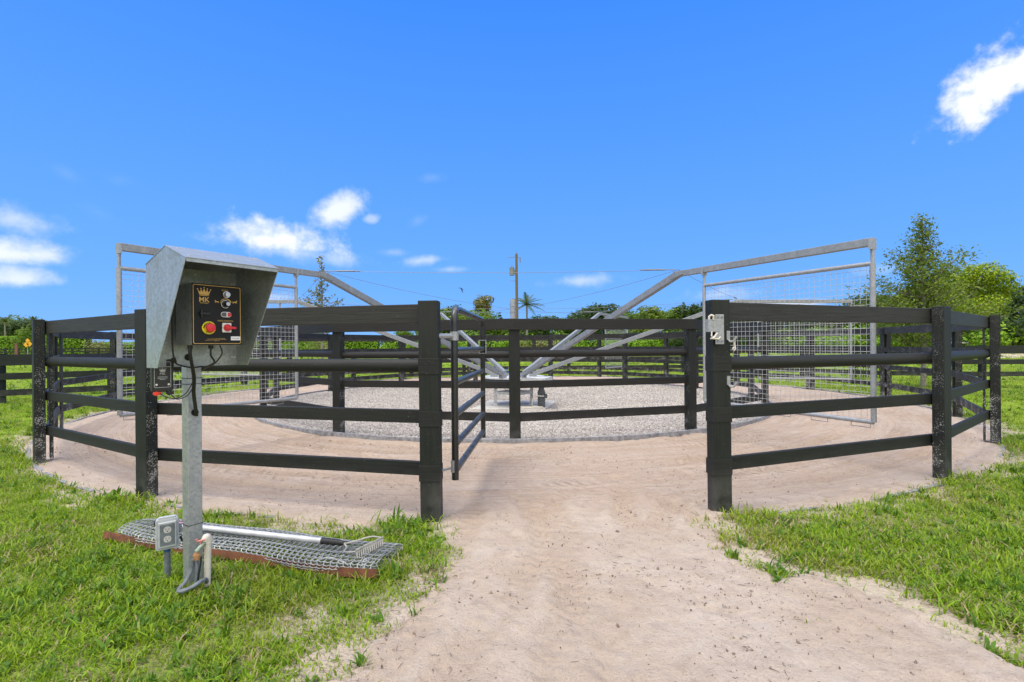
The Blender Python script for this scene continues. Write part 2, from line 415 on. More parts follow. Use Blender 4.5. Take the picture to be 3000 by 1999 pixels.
TRK = [spline(q) for q in ([(-.15, -.5), (.05, 1.2), (.3, 2.6), (.25, 3.6), (-.25, 4.3)]+arcp(6.55, -12, -75), [(.85, -.5), (.95, 1.2), (1.2, 2.6), (1.05, 3.8), (.4, 4.75)]+arcp(5.55, -8, -75),
    [(.45, -.5), (.4, 1.5), (.2, 2.7), (.3, 3.6), (.9, 4.3)]+arcp(6.6, 14, 80), [(-.6, -.5), (-.5, 1.4), (-.3, 2.9), (-.2, 4.0), (.6, 4.85)]+arcp(5.6, 12, 80), arcp(6.1, -70, 70, 30), arcp(5.25, -60, 60, 30), arcp(7.0, 13, 75), arcp(6.95, -75, -8), [(1.3, -.5), (1.2, 1.0), (.9, 2.2), (.75, 3.4), (1.3, 4.5), (2.6, 5.5)], [(-.9, .2), (-.5, 1.2), (.1, 2.6), (.0, 3.8), (-.9, 4.7), (-2.2, 5.6)], [(-.1, 1.0), (.55, 2.2), (1.0, 3.3), (1.9, 4.4)]+arcp(6.1, 30, 70))]
TP = [(p.x, p.y, i*.02, k, (tr_[min(i+1, len(tr_)-1)]-tr_[max(i-1, 0)]).normalized()) for k, tr_ in enumerate(TRK) for i, p in enumerate(tr_)]
def tracks(X, Y, ymax=7.6):
    h = np.zeros(X.size); m = np.zeros(X.size); xs, ys = X.ravel(), Y.ravel(); strg = fbm(X, Y, .9, 61).ravel()
    for k in range(len(TRK)):
        kd = kdtree.KDTree(sum(1 for q in TP if q[3] == k)); ids = [i for i, q in enumerate(TP) if q[3] == k]
        for j, i in enumerate(ids): kd.insert((TP[i][0], TP[i][1], 0), j)
        kd.balance(); tx = np.array([TP[i][0] for i in ids]); ty = np.array([TP[i][1] for i in ids])
        near = np.zeros(X.size, bool)
        for g in range(0, len(ids), 12): near |= (np.abs(xs-tx[g]) < .42)&(np.abs(ys-ty[g]) < .42)
        for v in np.nonzero(near&(ys < ymax))[0]:
            co, j, d = kd.find((xs[v], ys[v], 0))
            if d > .24: continue
            q = TP[ids[j]]; sg = (xs[v]-q[0])*q[4].y-(ys[v]-q[1])*q[4].x
            st = max(0, min(1, (strg[v]-.36)*4)); lug = math.sin(q[2]*78+abs(sg)*26*(1 if sg > 0 else -1)) if d < .075 else 0
            h[v] += st*(-.011*math.exp(-(d/.075)**4)+.008*math.exp(-((d-.125)/.035)**2)+.0065*lug)*(1 if q[1] > 3 else .7); m[v] = max(m[v], st*math.exp(-(d/.09)**4))
    return h.reshape(X.shape), m.reshape(X.shape)
def setattr_(o, a): at_ = o.data.attributes.new('track', 'FLOAT', 'POINT'); at_.data.foreach_set('value', a.astype(np.float32).ravel())
rr = np.concatenate([np.linspace(4.9, 7.5, 135), np.linspace(7.52, 7.85, 16)]); tt = np.radians(np.concatenate([np.linspace(-78, 78, 1300), np.linspace(78.6, 282, 340)]))
R_, T_ = np.meshgrid(rr, tt); X = CX+R_*np.sin(T_); Y = CY-R_*np.cos(T_)
Z = (fbm(R_*6, T_*8, 1.0, 21)-.5)*.022+(fbm(X, Y, 3, 23)-.5)*.025+.004
th_, tm_ = tracks(X, Y); hoof = sstep(.60, .70, fbm(X, Y, 6.5, 63, 3))*sstep(.45, .6, fbm(X, Y, .8, 65)); Z += th_+.016*np.exp(-((R_-6.1)/.6)**2)*(fbm(X, Y, 1.1, 29)-.3)-.014*hoof
Z += sstep(5.25, 4.95, R_)*.02
Z -= sstep(7.45, 7.8, R_+edge_noise(X, Y)*.45)*.09
o_ = gridmesh('sand_track', X, Y, Z, 'sand'); tag(o_, kind='structure'); setattr_(o_, np.maximum(tm_, hoof*.6))
yy = np.linspace(-.4, 4.3, 300); ss = np.linspace(0, 1, 360)
YY, SS = np.meshgrid(yy, ss, indexing='ij')
xl = np.where(yy < ly[0], lx[0]-.25*(ly[0]-yy), np.interp(yy, ly, lx))-.7; xr = np.where(yy < ry[0], rx[0]+.5*(ry[0]-yy), np.interp(yy, ry, rx))+1.1
XX = xl[:, None]+(xr-xl)[:, None]*np.linspace(0, 1, 360)[None]
s = path_s(XX, YY)+edge_noise(XX, YY)
ZZ = np.clip(s*.16-.008, -.05, .016)+(fbm(XX, YY, 2.5, 31)-.5)*.022*sstep(0, .4, s)+(fbm(XX, YY, 11, 33)-.5)*.014
th_, tm_ = tracks(XX, YY); hoof = sstep(.60, .70, fbm(XX, YY, 6.5, 63, 3))*sstep(.42, .56, fbm(XX, YY, .8, 65)); ZZ += th_-.014*hoof+(fbm(XX, YY, 30, 67, 2)-.5)*.006
ZZ -= sstep(3.85, 4.25, YY)*.06
o_ = gridmesh('path', XX, YY, ZZ, 'sand'); tag(o_, kind='structure'); setattr_(o_, np.maximum(tm_, hoof*.6))
# gravel floor inside the ring
def grav_mat():
    m, t = newmat('pale gravel'); p = geo(t).outputs['Position']
    v = t.n('ShaderNodeTexVoronoi', None, Scale=38.0, Vector=p)
    n1 = t.noise(p, 1.2, 3)
    c = t.mix(t.n('ShaderNodeSeparateColor', None, Color=v.outputs['Color']).outputs[0], (.30, .265, .235), (.54, .50, .46))
    c = t.mix(t.ramp(v.outputs['Distance'], .35, .7, 0, .75), c, (.13, .10, .08))
    c = t.mix(t.ramp(n1, .4, .7, 0, .25), c, (.42, .33, .26))
    b = t.n('ShaderNodeBsdfPrincipled', None, Base_Color=c, Roughness=.9)
    t.set(b.inputs['Normal'], bump(t, t.m('SUBTRACT', 1.0, v.outputs['Distance']), 1.0, .02)); finish(t, b); return m
M['gravel'] = grav_mat()
def grz(r): return .03-.215*(1-np.clip(r/4.95, 0, 1)**2)
rr = np.linspace(0.001, 4.975, 60); tt = np.linspace(0, 2*PI, 240)
R_, T_ = np.meshgrid(rr, tt); X = CX+R_*np.sin(T_); Y = CY-R_*np.cos(T_)
Z = grz(R_)+(fbm(X, Y, 2, 41)-.5)*.05*sstep(4.97, 4.5, R_)
tag(gridmesh('gravel', X, Y, Z, 'gravel'), kind='structure')
def ring_kerb(r, w, z0, z1, seg, name='kerb'):
    a = np.linspace(0, 2*PI, seg, endpoint=False); vs = []; fs = []
    for q in a:
        for rad, z in ((r, z0), (r+w, z0), (r+w, z1), (r, z1)): vs.append((CX+rad*math.sin(q), CY-rad*math.cos(q), z))
    for i in range(seg):
        for j in range(4):
            fs.append((i*4+j, i*4+(j+1) % 4, ((i+1) % seg)*4+(j+1) % 4, ((i+1) % seg)*4+j))
    mb = MB(); mb.add(vs, fs); return tag(mb.build(name, 'kerbwood'), kind='structure')
ring_kerb(4.975, .04, -.1, .066, 117)
def arc_kerb(r, w, z0, a0, a1, seg):
    vs = []; fs = []
    for i in range(seg+1):
        q = math.radians(a0+(a1-a0)*i/seg); d = abs((a0+(a1-a0)*i/seg+180) % 360-180); zt = -.012+.03*min(1, max(0, (d-20)/60))+random.uniform(-.006, .006)
        for rad, z in ((r, z0), (r+w, z0), (r+w, zt), (r, zt)): vs.append((CX+rad*math.sin(q), CY-rad*math.cos(q), z))
    for i in range(seg):
        for j in range(4): fs.append((i*4+j, i*4+(j+1) % 4, (i+1)*4+(j+1) % 4, (i+1)*4+j))
    mb = MB(); mb.add(vs, fs+[(0, 1, 2, 3), tuple(seg*4+k for k in range(4))]); return tag(mb.build('kerb', 'kerbwood'), kind='structure')
arc_kerb(7.50, .035, -.12, 12.5, 354, 114)
# ------------------------------------------------------------------ fences
OUT_R, IN_R, PW, PD = 7.46, 4.88, .132, .088
INZ = [(1.332, 1.462), (1.0, 1.087), (.634, .72), (.252, .352)]
RAILZ = [(1.304, 1.433), (.967, 1.061), (.622, .712), (.264, .358)]
ROUND = [(-.5, -.5), (-.1, -.5), (.25, -.38), (.45, -.18), (.5, 0), (.45, .18), (.25, .38), (-.1, .5), (-.5, .5)]
out_ang = [10.7+18.153*i for i in range(20)]           # the last one is the hinge post, -4.5
def radial(deg):
    a = math.radians(deg); o = Vector((math.sin(a), -math.cos(a), 0)); return o, Vector((math.cos(a), math.sin(a), 0))
def post(deg, R, top, parent, name='post', mt='post_wood'):
    o, t = radial(deg); lean = random.uniform(-.006, .006)
    mb = MB(); c = pol(R, deg); Z = (Vector((0, 0, 1))+t*lean).normalized()
    mb.box(c+Vector((0, 0, (top-.25)/2)), (PW, PD, top+.25), (t, o, Z))
    return mb.build(name, mt, parent, bevel=.005)
def rails(a0, a1, R, parent, mats, dz=0.0, thick=.035, ext=0.0, only=None, tab=None):
    for i, (z0, z1) in enumerate(tab or RAILZ):
        if only is not None and i not in only: continue
        j0, j1 = random.uniform(-.008, .008), random.uniform(-.008, .008)
        p0, p1 = pol(R, a0, (z0+z1)/2+dz+j0), pol(R, a1, (z0+z1)/2+dz+j1)
        e = (p1-p0).normalized()*ext; p0 -= e; p1 += e
        mb = MB(); mb.beam(p0, p1, thick if i != 1 else .055, z1-z0, prof=ROUND if i == 1 else None)
        mb.build('rail', mats[0] if i == 0 else mats[1], parent, smooth=(i == 1), bevel=0 if i == 1 else .004)
of = thing('round_pen_fence', 'tall black four-rail timber fence round the outside of the sand ring, with the gateway', 'fence', pol(OUT_R, 10.9))
for d in out_ang:
    hp = d in (out_ang[0], out_ang[-1])
    post(d, OUT_R, 1.447, of)
    if not hp and abs((d+180) % 360-180) > 30:
        o, t = radial(d); mb = MB(); mb.box(pol(OUT_R-PD/2-.048, d, .72), (.10, .022, 1.40), (t, o, Vector((0, 0, 1))))
        mb.build('batten', 'post_wood', of)
for a0, a1 in zip(out_ang[:-1], out_ang[1:]):
    rails(a0, a1, OUT_R-PD/2-.0175, of, ('top_wood', 'rail_wood'), ext=.02)
for d in (out_ang[0], out_ang[-1]):                      # steel-black sleeves on the two gate posts
    o, t = radial(d)
    for z0, z1 in RAILZ[1:]:
        mb = MB(); mb.box(pol(OUT_R, d, (z0+z1)/2), (PW+.008, PD+.008, z1-z0+.012), (t, o, Vector((0, 0, 1)))); mb.build('post_band', 'rail_wood', of, bevel=.002)
# snap hooks and the lock plate on the latch post
o, t = radial(out_ang[0]); PRC = pol(OUT_R, out_ang[0]); Zv = Vector((0, 0, 1))
fr = PRC+o*(PD/2)
for z in (1.205, .90):
    p = fr+t*.045
    mb = MB(); mb.box(p+Zv*z+o*.003, (.024, .006, .06), (t, o, Zv))
    mb.tube([p+Zv*(z-.03)+o*.004, p+Zv*(z-.043)+o*.012+t*.008, p+Zv*(z-.040)+o*.03+t*.022, p+Zv*(z-.018)+o*.04+t*.030, p+Zv*(z-.006)+o*.04+t*.031], .008, 8)
    mb.build('hook', 'galv_pale', of, smooth=True)
p = fr+t*.072+o*.032
mb = MB(); mb.tube([p+Zv*1.175, p+Zv*1.14, p+Zv*1.115+t*.006, p+Zv*1.102-t*.004, p+Zv*1.112-t*.014, p+Zv*1.125-t*.006], .0055, 6)
mb.build('snap_clip', 'pvc', of, smooth=True)
lf = PRC-t*(PW/2)+o*.03
lk = MB(); lk.box(lf+o*.042+t*.03+Zv*1.245, (.062, .008, .20), (t, o, Zv))
lk.box(lf-t*.012+o*.03+Zv*1.27, (.085, .035, .085), (t, o, Zv)); lp = lk.build('latch', 'galv_pale', of, bevel=.002)
mb = MB(); mb.tube([lf-t*.02+o*.05+Zv*1.31, lf-t*.022+o*.055+Zv*1.335, lf-t*.036+o*.05+Zv*1.34, lf-t*.045+o*.04+Zv*1.33, lf-t*.046+o*.04+Zv*1.305], .007, 8)
mb.build('shackle', 'pvc', lp, smooth=True); mb = MB()
mb.tube([lf+t*.01+o*.045+Zv*1.22, lf-t*.02+o*.055+Zv*1.19, lf-t*.045+o*.055+Zv*1.185, lf+t*.015+o*.052+Zv*1.18, lf+t*.03+o*.05+Zv*1.195], .006, 8)
mb.tube([lf-t*.03+o*.045+Zv*1.23, lf-t*.035+o*.05+Zv*1.2, lf-t*.01+o*.05+Zv*1.19], .005, 8)
mb.build('latch_lever', 'pvc', lp, smooth=True)
mb = MB()
for dz in (1.325, 1.165): 
    for s_ in (-.014, .014): mb = MB(); mb.disc(lf+o*.046+t*(.03+s_)+Zv*dz, o, .008, .004, 10); mb.build('bolt', 'steelgrey', lp)
nf = thing('inner_ring_fence', 'black timber fence standing round the pale gravel circle, inside the sand ring', 'fence', pol(IN_R, 0))
in_ang = [i*360/13 for i in range(13)]
for d in in_ang:
    post(d, IN_R, 1.36, nf, mt='inner_post')
    o, t = radial(d)
for a0, a1 in zip(in_ang, in_ang[1:]+[360.0]):
    rails(a0, a1, IN_R+PD/2+.018, nf, ('inner_wood', 'inner_wood'), 0, ext=.01, only=(0,), tab=INZ)
    rails(a0, a1, IN_R, nf, ('inner_wood', 'inner_wood'), 0, only=(1, 2, 3), tab=INZ)
# ------------------------------------------------------------------ tubular gate, swung inwards
H0 = at(1334, 1400, 3.42); H1 = at(1416, 1280, 4.98)
H0.z = H1.z = 0
gt = thing('gate', 'worn black tubular steel gate swung open into the sand ring', 'gate', H0)
gd = (H1-H0).normalized(); gl = (H1-H0).length
tr = .0245; zt, zb = 1.405, .23
fr = MB(); cr = .10
arc = lambda c, a0, a1, up, n=6: [c+gd*(cr*math.cos(a0+(a1-a0)*i/n))+Zv*(cr*math.sin(a0+(a1-a0)*i/n)) for i in range(n+1)]
pts = [H0+Zv*zb, H0+Zv*(zt-cr)]+arc(H0+gd*cr+Zv*(zt-cr), PI, PI/2, 1)[1:]+arc(H1-gd*cr+Zv*(zt-cr), PI/2, 0, 1)+[H1+Zv*zb]
fr.tube(pts, tr, 12); fr.build('frame', 'gatepaint', gt, smooth=True)
for z in (1.115, .895, .675, .47, .29):
    mb = MB(); mb.tube([H0+gd*.02+Zv*z, H1-gd*.02+Zv*z], tr*.98, 12); mb.build('crossbar', 'gatepaint', gt, smooth=True)
mb = MB(); mb.tube([H1+Zv*1.235, H1+Zv*1.345], tr*1.12, 12)
for i in range(5): mb.tube([H1+Zv*(1.24+.021*i), H1+Zv*(1.252+.021*i)], tr*1.22, 12)
mb.build('grip_tape', 'rubber', gt, smooth=True)
mb = MB()
for s_ in (-1, 1): mb.box(H1+Vector((.034*s_, -.01, 1.135)), (.006, .03, .13))
mb.box(H1+Vector((0, -.01, 1.20)), (.07, .03, .006)); mb.box(H1+Vector((0, -.01, 1.07)), (.07, .03, .006)); mb.build('latch_bracket', 'galv_pale', gt)
P1C = pol(OUT_R, out_ang[-1]); o1, t1 = radial(out_ang[-1])
for z in (1.215, .315):
    mb = MB(); q = P1C+t1*(PW/2)+Zv*z; q2 = Vector((H0.x, H0.y, z))
    if z > 1: mb.tube([q-t1*.02, q2], .017, 8); mb.tube([q2-Zv*.03, q2+Zv*.03], tr*1.22, 12)
    else: mb.tube([q-t1*.02, q2], .008, 8); mb.tube([q2+Vector((-.014, -.025, -.03)), q2+Vector((-.014, -.025, .05))], .012, 8)
    mb.build('hinge', 'galv_pale' if z > 1 else 'steelgrey', gt, smooth=True)
# ------------------------------------------------------------------ horse walker
hw = thing('horse_walker', 'galvanised six-arm horse walker with hanging wire panels, turning on the gravel circle', 'horse walker', (CX, CY, -.19))
HC = Vector((CX, CY+.2, 0)); PADZ = -.185
cp = [ground(1378, 1203, PADZ), ground(1595, 1203, PADZ), ground(1630, 1178, PADZ), ground(1433, 1176, PADZ)]
mb = MB(); mb.prism([p-Zv*.12+Zv*.03 for p in cp], (0, 0, .12))
M['concrete'] = plain('concrete', (.47, .45, .41), .9, 0, .12, 9, .2)
tag(mb.build('concrete_pad', 'concrete', bevel=.01), 'square pale concrete pad in the middle of the gravel, under the turntable', 'slab')
PADT = PADZ+.03
mb = MB(); legd = .40; lp_ = []
for k in range(4):
    a = math.radians(8+90*k); p = Vector((CX+legd*math.cos(a), CY+.22+legd*math.sin(a), 0)); lp_.append(p)
    m2 = MB(); m2.box(p+Zv*((PADT+.30)/2), (.065, .065, .30-PADT)); m2.box(p+Zv*(PADT+.006), (.12, .12, .012)); m2.build('leg', 'housing', hw)
for a, b in zip(lp_, lp_[1:]+lp_[:1]):
    for z in (.11, .28): mb.beam(a+Zv*z, b+Zv*z, .05, .06)
mb.build('base_frame', 'housing', hw)
mb = MB(); mb.disc(HC+Zv*.35, (0, 0, 1), .66, .085, 40); mb.build('turntable_rim', 'darkband', hw, smooth=True)
mb = MB(); mb.disc(HC+Zv*.437, (0, 0, 1), .68, .03, 40); mb.disc(HC+Zv*.325, (0, 0, 1), .64, .022, 40); mb.build('turntable', 'housing', hw, smooth=True)
q0, q1, q2 = at(1523, 1104, 10.3), at(1597, 1104, 10.15), at(1619, 1102, 10.75)
mb = MB(); q3 = q0+(q2-q1); zt_ = .40
mb.prism([Vector((q.x, q.y, .315)) for q in (q0, q1, q2, q3)], (0, 0, .155)); hs = mb.build('gear_housing', 'housing', hw, bevel=.006)
m0 = at(1586, 1150, 10.45)
mb = MB()
for i in range(9): mb.disc(Vector((m0.x, m0.y, -.12+.035*i)), (0, 0, 1), .082 if i % 2 else .075, .034, 16)
mb.disc(Vector((m0.x, m0.y, .19)), (0, 0, 1), .06, .1, 16); mb.disc(Vector((m0.x, m0.y, -.15)), (0, 0, 1), .08, .035, 16)
mb.box((m0.x+.09, m0.y-.02, .08), (.06, .1, .09)); mt = mb.build('motor', 'motor', hw, smooth=True)
mb = MB(); mb.tube([(m0.x+.05, m0.y-.09, .08), (m0.x-.13, m0.y-.1, .09), (m0.x-.19, m0.y-.1, .02), (m0.x-.2, m0.y-.08, -.1), (m0.x-.15, m0.y-.08, PADT+.02), (m0.x-.05, m0.y-.05, PADT+.015)], .013, 8)
mb.tube([(m0.x-.6, m0.y-.16, PADT+.02), (m0.x-.28, m0.y-.2, PADT+.02), (m0.x, m0.y-.2, PADT+.02), (m0.x+.02, m0.y-.3, PADT+.02)], .016, 8)
mb.build('conduit', 'pvc', hw, smooth=True)
mb = MB(); mb.disc(Vector((CX-.005, CY, .42)), (0, 0, 1), .056, 1.72, 14)
for z in (1.98, 1.86): mb.disc(Vector((CX-.005, CY, z)), (0, 0, 1), .066, .03, 14)
mb.build('centre_pole', 'galv_pale', hw, smooth=True)
ARM = [-32.9+60*k for k in range(6)]; AZ = 2.125; KN, OE, PIN = 4.74, 7.06, 5.16
PTOP, PBOT = 1.89, .465
WT = lambda r, deg, z=0.0: pol(r, deg, z-.0115*r*math.sin(math.radians(deg)))
def arm(deg, extra):
    o, t = radial(deg); pol = WT
    A = MB(); k = pol(KN, deg, AZ-.037); b = pol(.42, deg, .53)
    A.beam(b, k, .075, .085); A.beam(k-o*.05, pol(OE, deg, AZ-.037), .065, .072)
    A.box(pol(KN, deg, AZ-.05), (.085, .22, .06), (t, (o*.9+Zv*.2).normalized(), Vector((0, 0, 1)))); A.box(pol(.42, deg, .495), (.10, .16, .08), (t, o, Zv))
    A.build('arm', 'galv_arm', hw, bevel=.004)
    # two tie rods with turnbuckles at the knee
    T = MB()
    for s_ in (-1, 1):
        q = pol(KN, deg, AZ+.02); nb = pol(KN, deg+60*s_, AZ+.02); d = (nb-q).normalized()
        T.tube([q+d*.04, q+d*.18], .006, 6); T.tube([q+d*.18, q+d*.42], .011, 6); T.tube([q+d*.42, q+d*.5], .006, 6)
    T.build('turnbuckle', 'steelgrey', hw)
    W = MB(); q = pol(KN, deg, AZ+.02); nb = pol(KN, deg+60, AZ+.02)
    sag = lambda a, b, s: [a.lerp(b, i/10)-Zv*(s*4*(i/10)*(1-i/10)) for i in range(11)]
    W.tube(sag(q, nb, .03), .0030, 5); W.tube(sag(q, Vector((CX-.005, CY, 1.93)), .06), .0030, 5)
    W.build('stay_cable', 'steelgrey', hw)
def panel(deg):
    o, t = radial(deg); j = random.uniform(-.01, .01)
    f = MB(); zt, zb = PTOP+j, PBOT+j
    a, b = WT(PIN, deg), WT(OE-.01, deg)
    f.tube([a+Zv*zb, a+Zv*zt], .021, 10); f.tube([b+Zv*zb, b+Zv*zt], .024, 10)
    f.tube([a+Zv*zb, b+Zv*zb], .021, 10); f.tube([a+Zv*zt, b+Zv*zt], .021, 10)
    for q in (a, b):
        f.tube([q+Zv*(zt-.01), q+Zv*(AZ-.06)], .017, 8); f.box(q+Zv*(AZ-.055), (.078, .028, .10), (t, o, Zv))
    F_ = f.build('panel', 'galv_pale', hw, smooth=True)
    w = MB(); L = (b-a).length; n = int(L/.052); d = (b-a)/L
    for i in range(1, n):
        q = a+d*(L*i/n); e = t*random.uniform(-.004, .004); w.tube([q+Zv*zb, q+Zv*((zt+zb)/2)+e, q+Zv*zt], .0019, 4, caps=False)
    nz = int((zt-zb)/.052)
    for i in range(1, nz):
        z = zb+(zt-zb)*i/nz; w.tube([a+Zv*z+t*.003, b+Zv*z+t*.003], .0019, 4, caps=False)
    w.build('wire_mesh', 'wire', F_, fix=False)
    l = MB()
    for i in range(5):
        c = a+d*(L*(.1+.2*i))+Zv*(zb-.018); l.tube([c+Zv*.01, c-Zv*.035, c+d*.16-Zv*.035, c+d*.16+Zv*.01], .004, 5)
    l.build('bottom_loop', 'galv_arm', F_)
for i, d in enumerate(ARM):
    arm(d, i); panel(d)
b0 = pol(.5, ARM[4], .6); mb = MB(); mb.beam(b0+Vector((.06, -.05, .02)), b0+Vector((.2, -.05, -.17)), .03, .012); mb.build('strap', 'bluestrap', hw)
# ------------------------------------------------------------------ control pedestal
ca = math.radians(55.34)
cn, cw = Vector((math.sin(ca), -math.cos(ca), 0)), Vector((math.cos(ca), math.sin(ca), 0))
E0 = Vector((-1.637, 2.23, 0)); HW = .394
hp = lambda w, d, z: E0+cw*w+cn*d+Zv*z
PC = hp(.198, -.036, 0)
cs = thing('control_station', 'galvanised hooded control panel with a red stop button on a square steel post', 'control panel', PC)
mb = MB(); mb.box(PC+Zv*.56, (.064, .064, 1.42), (cw, cn, Zv)); mb.build('post', 'galv_post', cs, bevel=.004)
TK = .003
A_, B_, C_, D_, E_ = (.206, 1.583), (.395, 1.513), (.113, 1.061), (0, 1.061), (0, 1.523)
hd = MB()
for w0 in (0, HW-TK):
    hd.prism([hp(w0, d, z) for d, z in (A_, B_, C_, D_, E_)], cw*TK)
e = .0015
def slab(p, q, w0, w1, th):
    (d0, z0), (d1, z1) = p, q; nrm = (Vector((d1-d0, z1-z0))).normalized(); nx, nz = -nrm.y*th, nrm.x*th
    hd.prism([hp(w0, d0, z0), hp(w0, d1, z1), hp(w0, d1+nx, z1+nz), hp(w0, d0+nx, z0+nz)], cw*(w1-w0))
slab(E_, A_, -.002, HW+.002, .003); slab(A_, B_, -.002, HW+.002, .003)
hd.prism([hp(TK+e, 0, 1.061), hp(TK+e, 0, 1.5228), hp(TK+e, .003, 1.5238), hp(TK+e, .003, 1.061)], cw*(HW-2*TK-2*e))
hd.prism([hp(TK+e, .004, 1.061), hp(TK+e, .016, 1.061), hp(TK+e, .016, 1.064), hp(TK+e, .004, 1.064)], cw*(HW-2*TK-2*e))
hd.prism([hp(TK+e, .390, 1.499), hp(TK+e, .393, 1.499), hp(TK+e, .393, 1.513), hp(TK+e, .390, 1.513)], cw*(HW-2*TK-2*e))
hd.prism([hp(HW-.035, .0035, 1.066), hp(HW-.0035, .0035, 1.066), hp(HW-.0035, .0035, 1.515), hp(HW-.035, .0035, 1.515)], cn*.002)
hood = hd.build('hood', 'galv', cs)
mb = MB()
for w, z in ((HW-.026, 1.10), (HW-.026, 1.47), (HW-.014, 1.10), (HW-.014, 1.47), (.2, 1.50)): mb.disc(hp(w, .0055, z), cn, .004, .002, 8)
for w in (.03, .36):
    for k in (.2, .8): mb.disc(hp(w, A_[0]+(B_[0]-A_[0])*k, A_[1]+(B_[1]-A_[1])*k+.003), Zv, .004, .002, 8)
mb.build('rivet', 'whitepl', hood)
BW0, BW1, BD, BZ0, BZ1 = .098, .314, .208, 1.16, 1.437
mb = MB(); mb.box(hp((BW0+BW1)/2, (BD+.05)/2, (BZ0+BZ1)/2), (BW1-BW0, BD-.05, BZ1-BZ0), (cw, cn, Zv))
mb.box(hp((BW0+BW1)/2, .027, (BZ0+BZ1)/2), (.1, .046, .2), (cw, cn, Zv)); cb = mb.build('control_box', 'galv', cs, bevel=.003)
fp = lambda fx, fz, off=0: hp(BW0+(BW1-BW0)*fx, BD+.0025+off, BZ0+(BZ1-BZ0)*fz)
WB, HB = BW1-BW0, BZ1-BZ0
mb = MB(); mb.box(fp(.5, .5, -.001), (WB*.995, .003, HB*.995), (cw, cn, Zv)); mb.build('face_plate', 'blackplate', cb)
def rrect(cx, cz, w, h, r, n=5):
    out = []
    for i, (sx, sz) in enumerate(((1, 1), (-1, 1), (-1, -1), (1, -1))):
        for j in range(n+1):
            a = PI/2*(i+j/n); out.append((cx+sx*(w/2-r)+r*math.cos(a), cz+sz*(h/2-r)+r*math.sin(a)))
    return out
def loc(p, off): return hp(BW0+p[0], BD+.003+off, BZ0+p[1])
mb = MB(); o_ = rrect(WB/2, HB/2, WB*.955, HB*.955, .008); i_ = rrect(WB/2, HB/2, WB*.955-.005, HB*.955-.005, .0065); n_ = len(o_)
mb.add([loc(p, .0006) for p in o_]+[loc(p, .0006) for p in i_], [(i, (i+1) % n_, (i+1) % n_+n_, i+n_) for i in range(n_)]); mb.build('gold_border', 'gold', cb)
def textmesh(body, size, org, xd, zd, name, mat, parent, arc=None, bold=0.0):
    c = bpy.data.curves.new('lettering', 'FONT'); c.body = body; c.size = size; c.align_x = 'CENTER'; c.align_y = 'CENTER'; c.resolution_u = 3; c.offset = bold
    o = bpy.data.objects.new('lettering', c); COL.objects.link(o); bpy.context.view_layer.update()
    me = bpy.data.meshes.new_from_object(o.evaluated_get(bpy.context.evaluated_depsgraph_get()))
    bpy.data.objects.remove(o); bpy.data.curves.remove(c)
    for v in me.vertices:
        x, z = v.co.x, v.co.y
        if arc:
            r, a0, inv = arc
            if inv: a = a0+x/r; rr_ = r-z; x, z = rr_*math.cos(a), rr_*math.sin(a)
            else: a = a0-x/r; rr_ = r+z; x, z = rr_*math.cos(a), rr_*math.sin(a)
        v.co = org+xd*x+zd*z
    me.name = name; me.materials.clear(); me.materials.append(M[mat])
    ob = bpy.data.objects.new(name, me); link(ob, parent); return ob
def crown(c, w, h, xd, zd, nd, name, mat, parent):
    P = lambda x, z: c+xd*((x-.5)*w)+zd*((z-.5)*h)
    mb = MB()
    out = [(.14, .12), (.86, .12), (1, .72), (.80, .42), (.74, .78), (.62, .45), (.5, .88), (.38, .45), (.26, .78), (.20, .42), (0, .72)]
    mb.prism([P(*q) for q in out], nd*.0006); mb.prism([P(.15, 0), P(.85, 0), P(.85, .07), P(.15, .07)], nd*.0006)
    for x, z in ((0, .76), (.26, .83), (.5, .95), (.74, .83), (1, .76)): mb.disc(P(x, z), nd, w*.05, .0007, 8)
    return mb.build(name, mat, parent)
px2f = lambda x, y: ((x-505)/458, (1040-y-.0*(x))/555+(x-505)/458*.035-.01)
fxy = lambda x, y, off=0.0: fp(*px2f(x, y), off+.0012)
crown(fxy(613, 557), .055, .038, cw, Zv, cn, 'crown_emblem', 'gold', cb)
textmesh('MK', .031, fxy(613, 631), cw, Zv, 'logo_lettering', 'gold', cb, bold=.0004)
mb = MB(); mb.box(fxy(613, 660), (.034, .0006, .002), (cw, cn, Zv)); mb.build('gold_line', 'gold', cb)
textmesh('AUTO', .0105, fxy(803, 541), cw, Zv, 'auto_lettering', 'gold', cb)
textmesh('MAIN SWITCH', .0105, fxy(806, 824), cw, Zv, 'switch_lettering', 'gold', cb)
mb = MB(); c = fxy(812, 580); mb.disc(c, cn, .0155, .006, 20); mb.disc(c+cn*.006, cn, .0125, .014, 20, .011); mb.build('push_button', 'chrome', cb, smooth=True)
mb = MB(); c = fxy(806, 668)
for r0, r1, a0, a1, nm, mt_ in ((.0165, .019, 0, 2*PI, 'dial_ring', 'whitepl'), (.023, .027, .35, PI*.97, 'dial_scale', 'gold')):
    mb = MB(); n = 24; vs = []
    for i in range(n+1):
        a = a0+(a1-a0)*i/n; wd = r1 if nm == 'dial_ring' else r0+(r1-r0)*(1.4-1.1*i/n)
        vs += [c+cw*(r0*math.cos(a))+Zv*(r0*math.sin(a))+cn*.001, c+cw*(wd*math.cos(a))+Zv*(wd*math.sin(a))+cn*.001]
    mb.add(vs, [(2*i, 2*i+1, 2*i+3, 2*i+2) for i in range(n)]); mb.build(nm, mt_, cb)
mb = MB(); mb.disc(c, cn, .0155, .012, 20); mb.disc(c+cn*.012, cn, .010, .014, 16); kn = mb.build('dial', 'blackplastic', cb, smooth=True)
mb = MB(); mb.disc(c+cn*.026, cn, .0088, .002, 16); mb.build('dial_cap', 'chrome', cb)
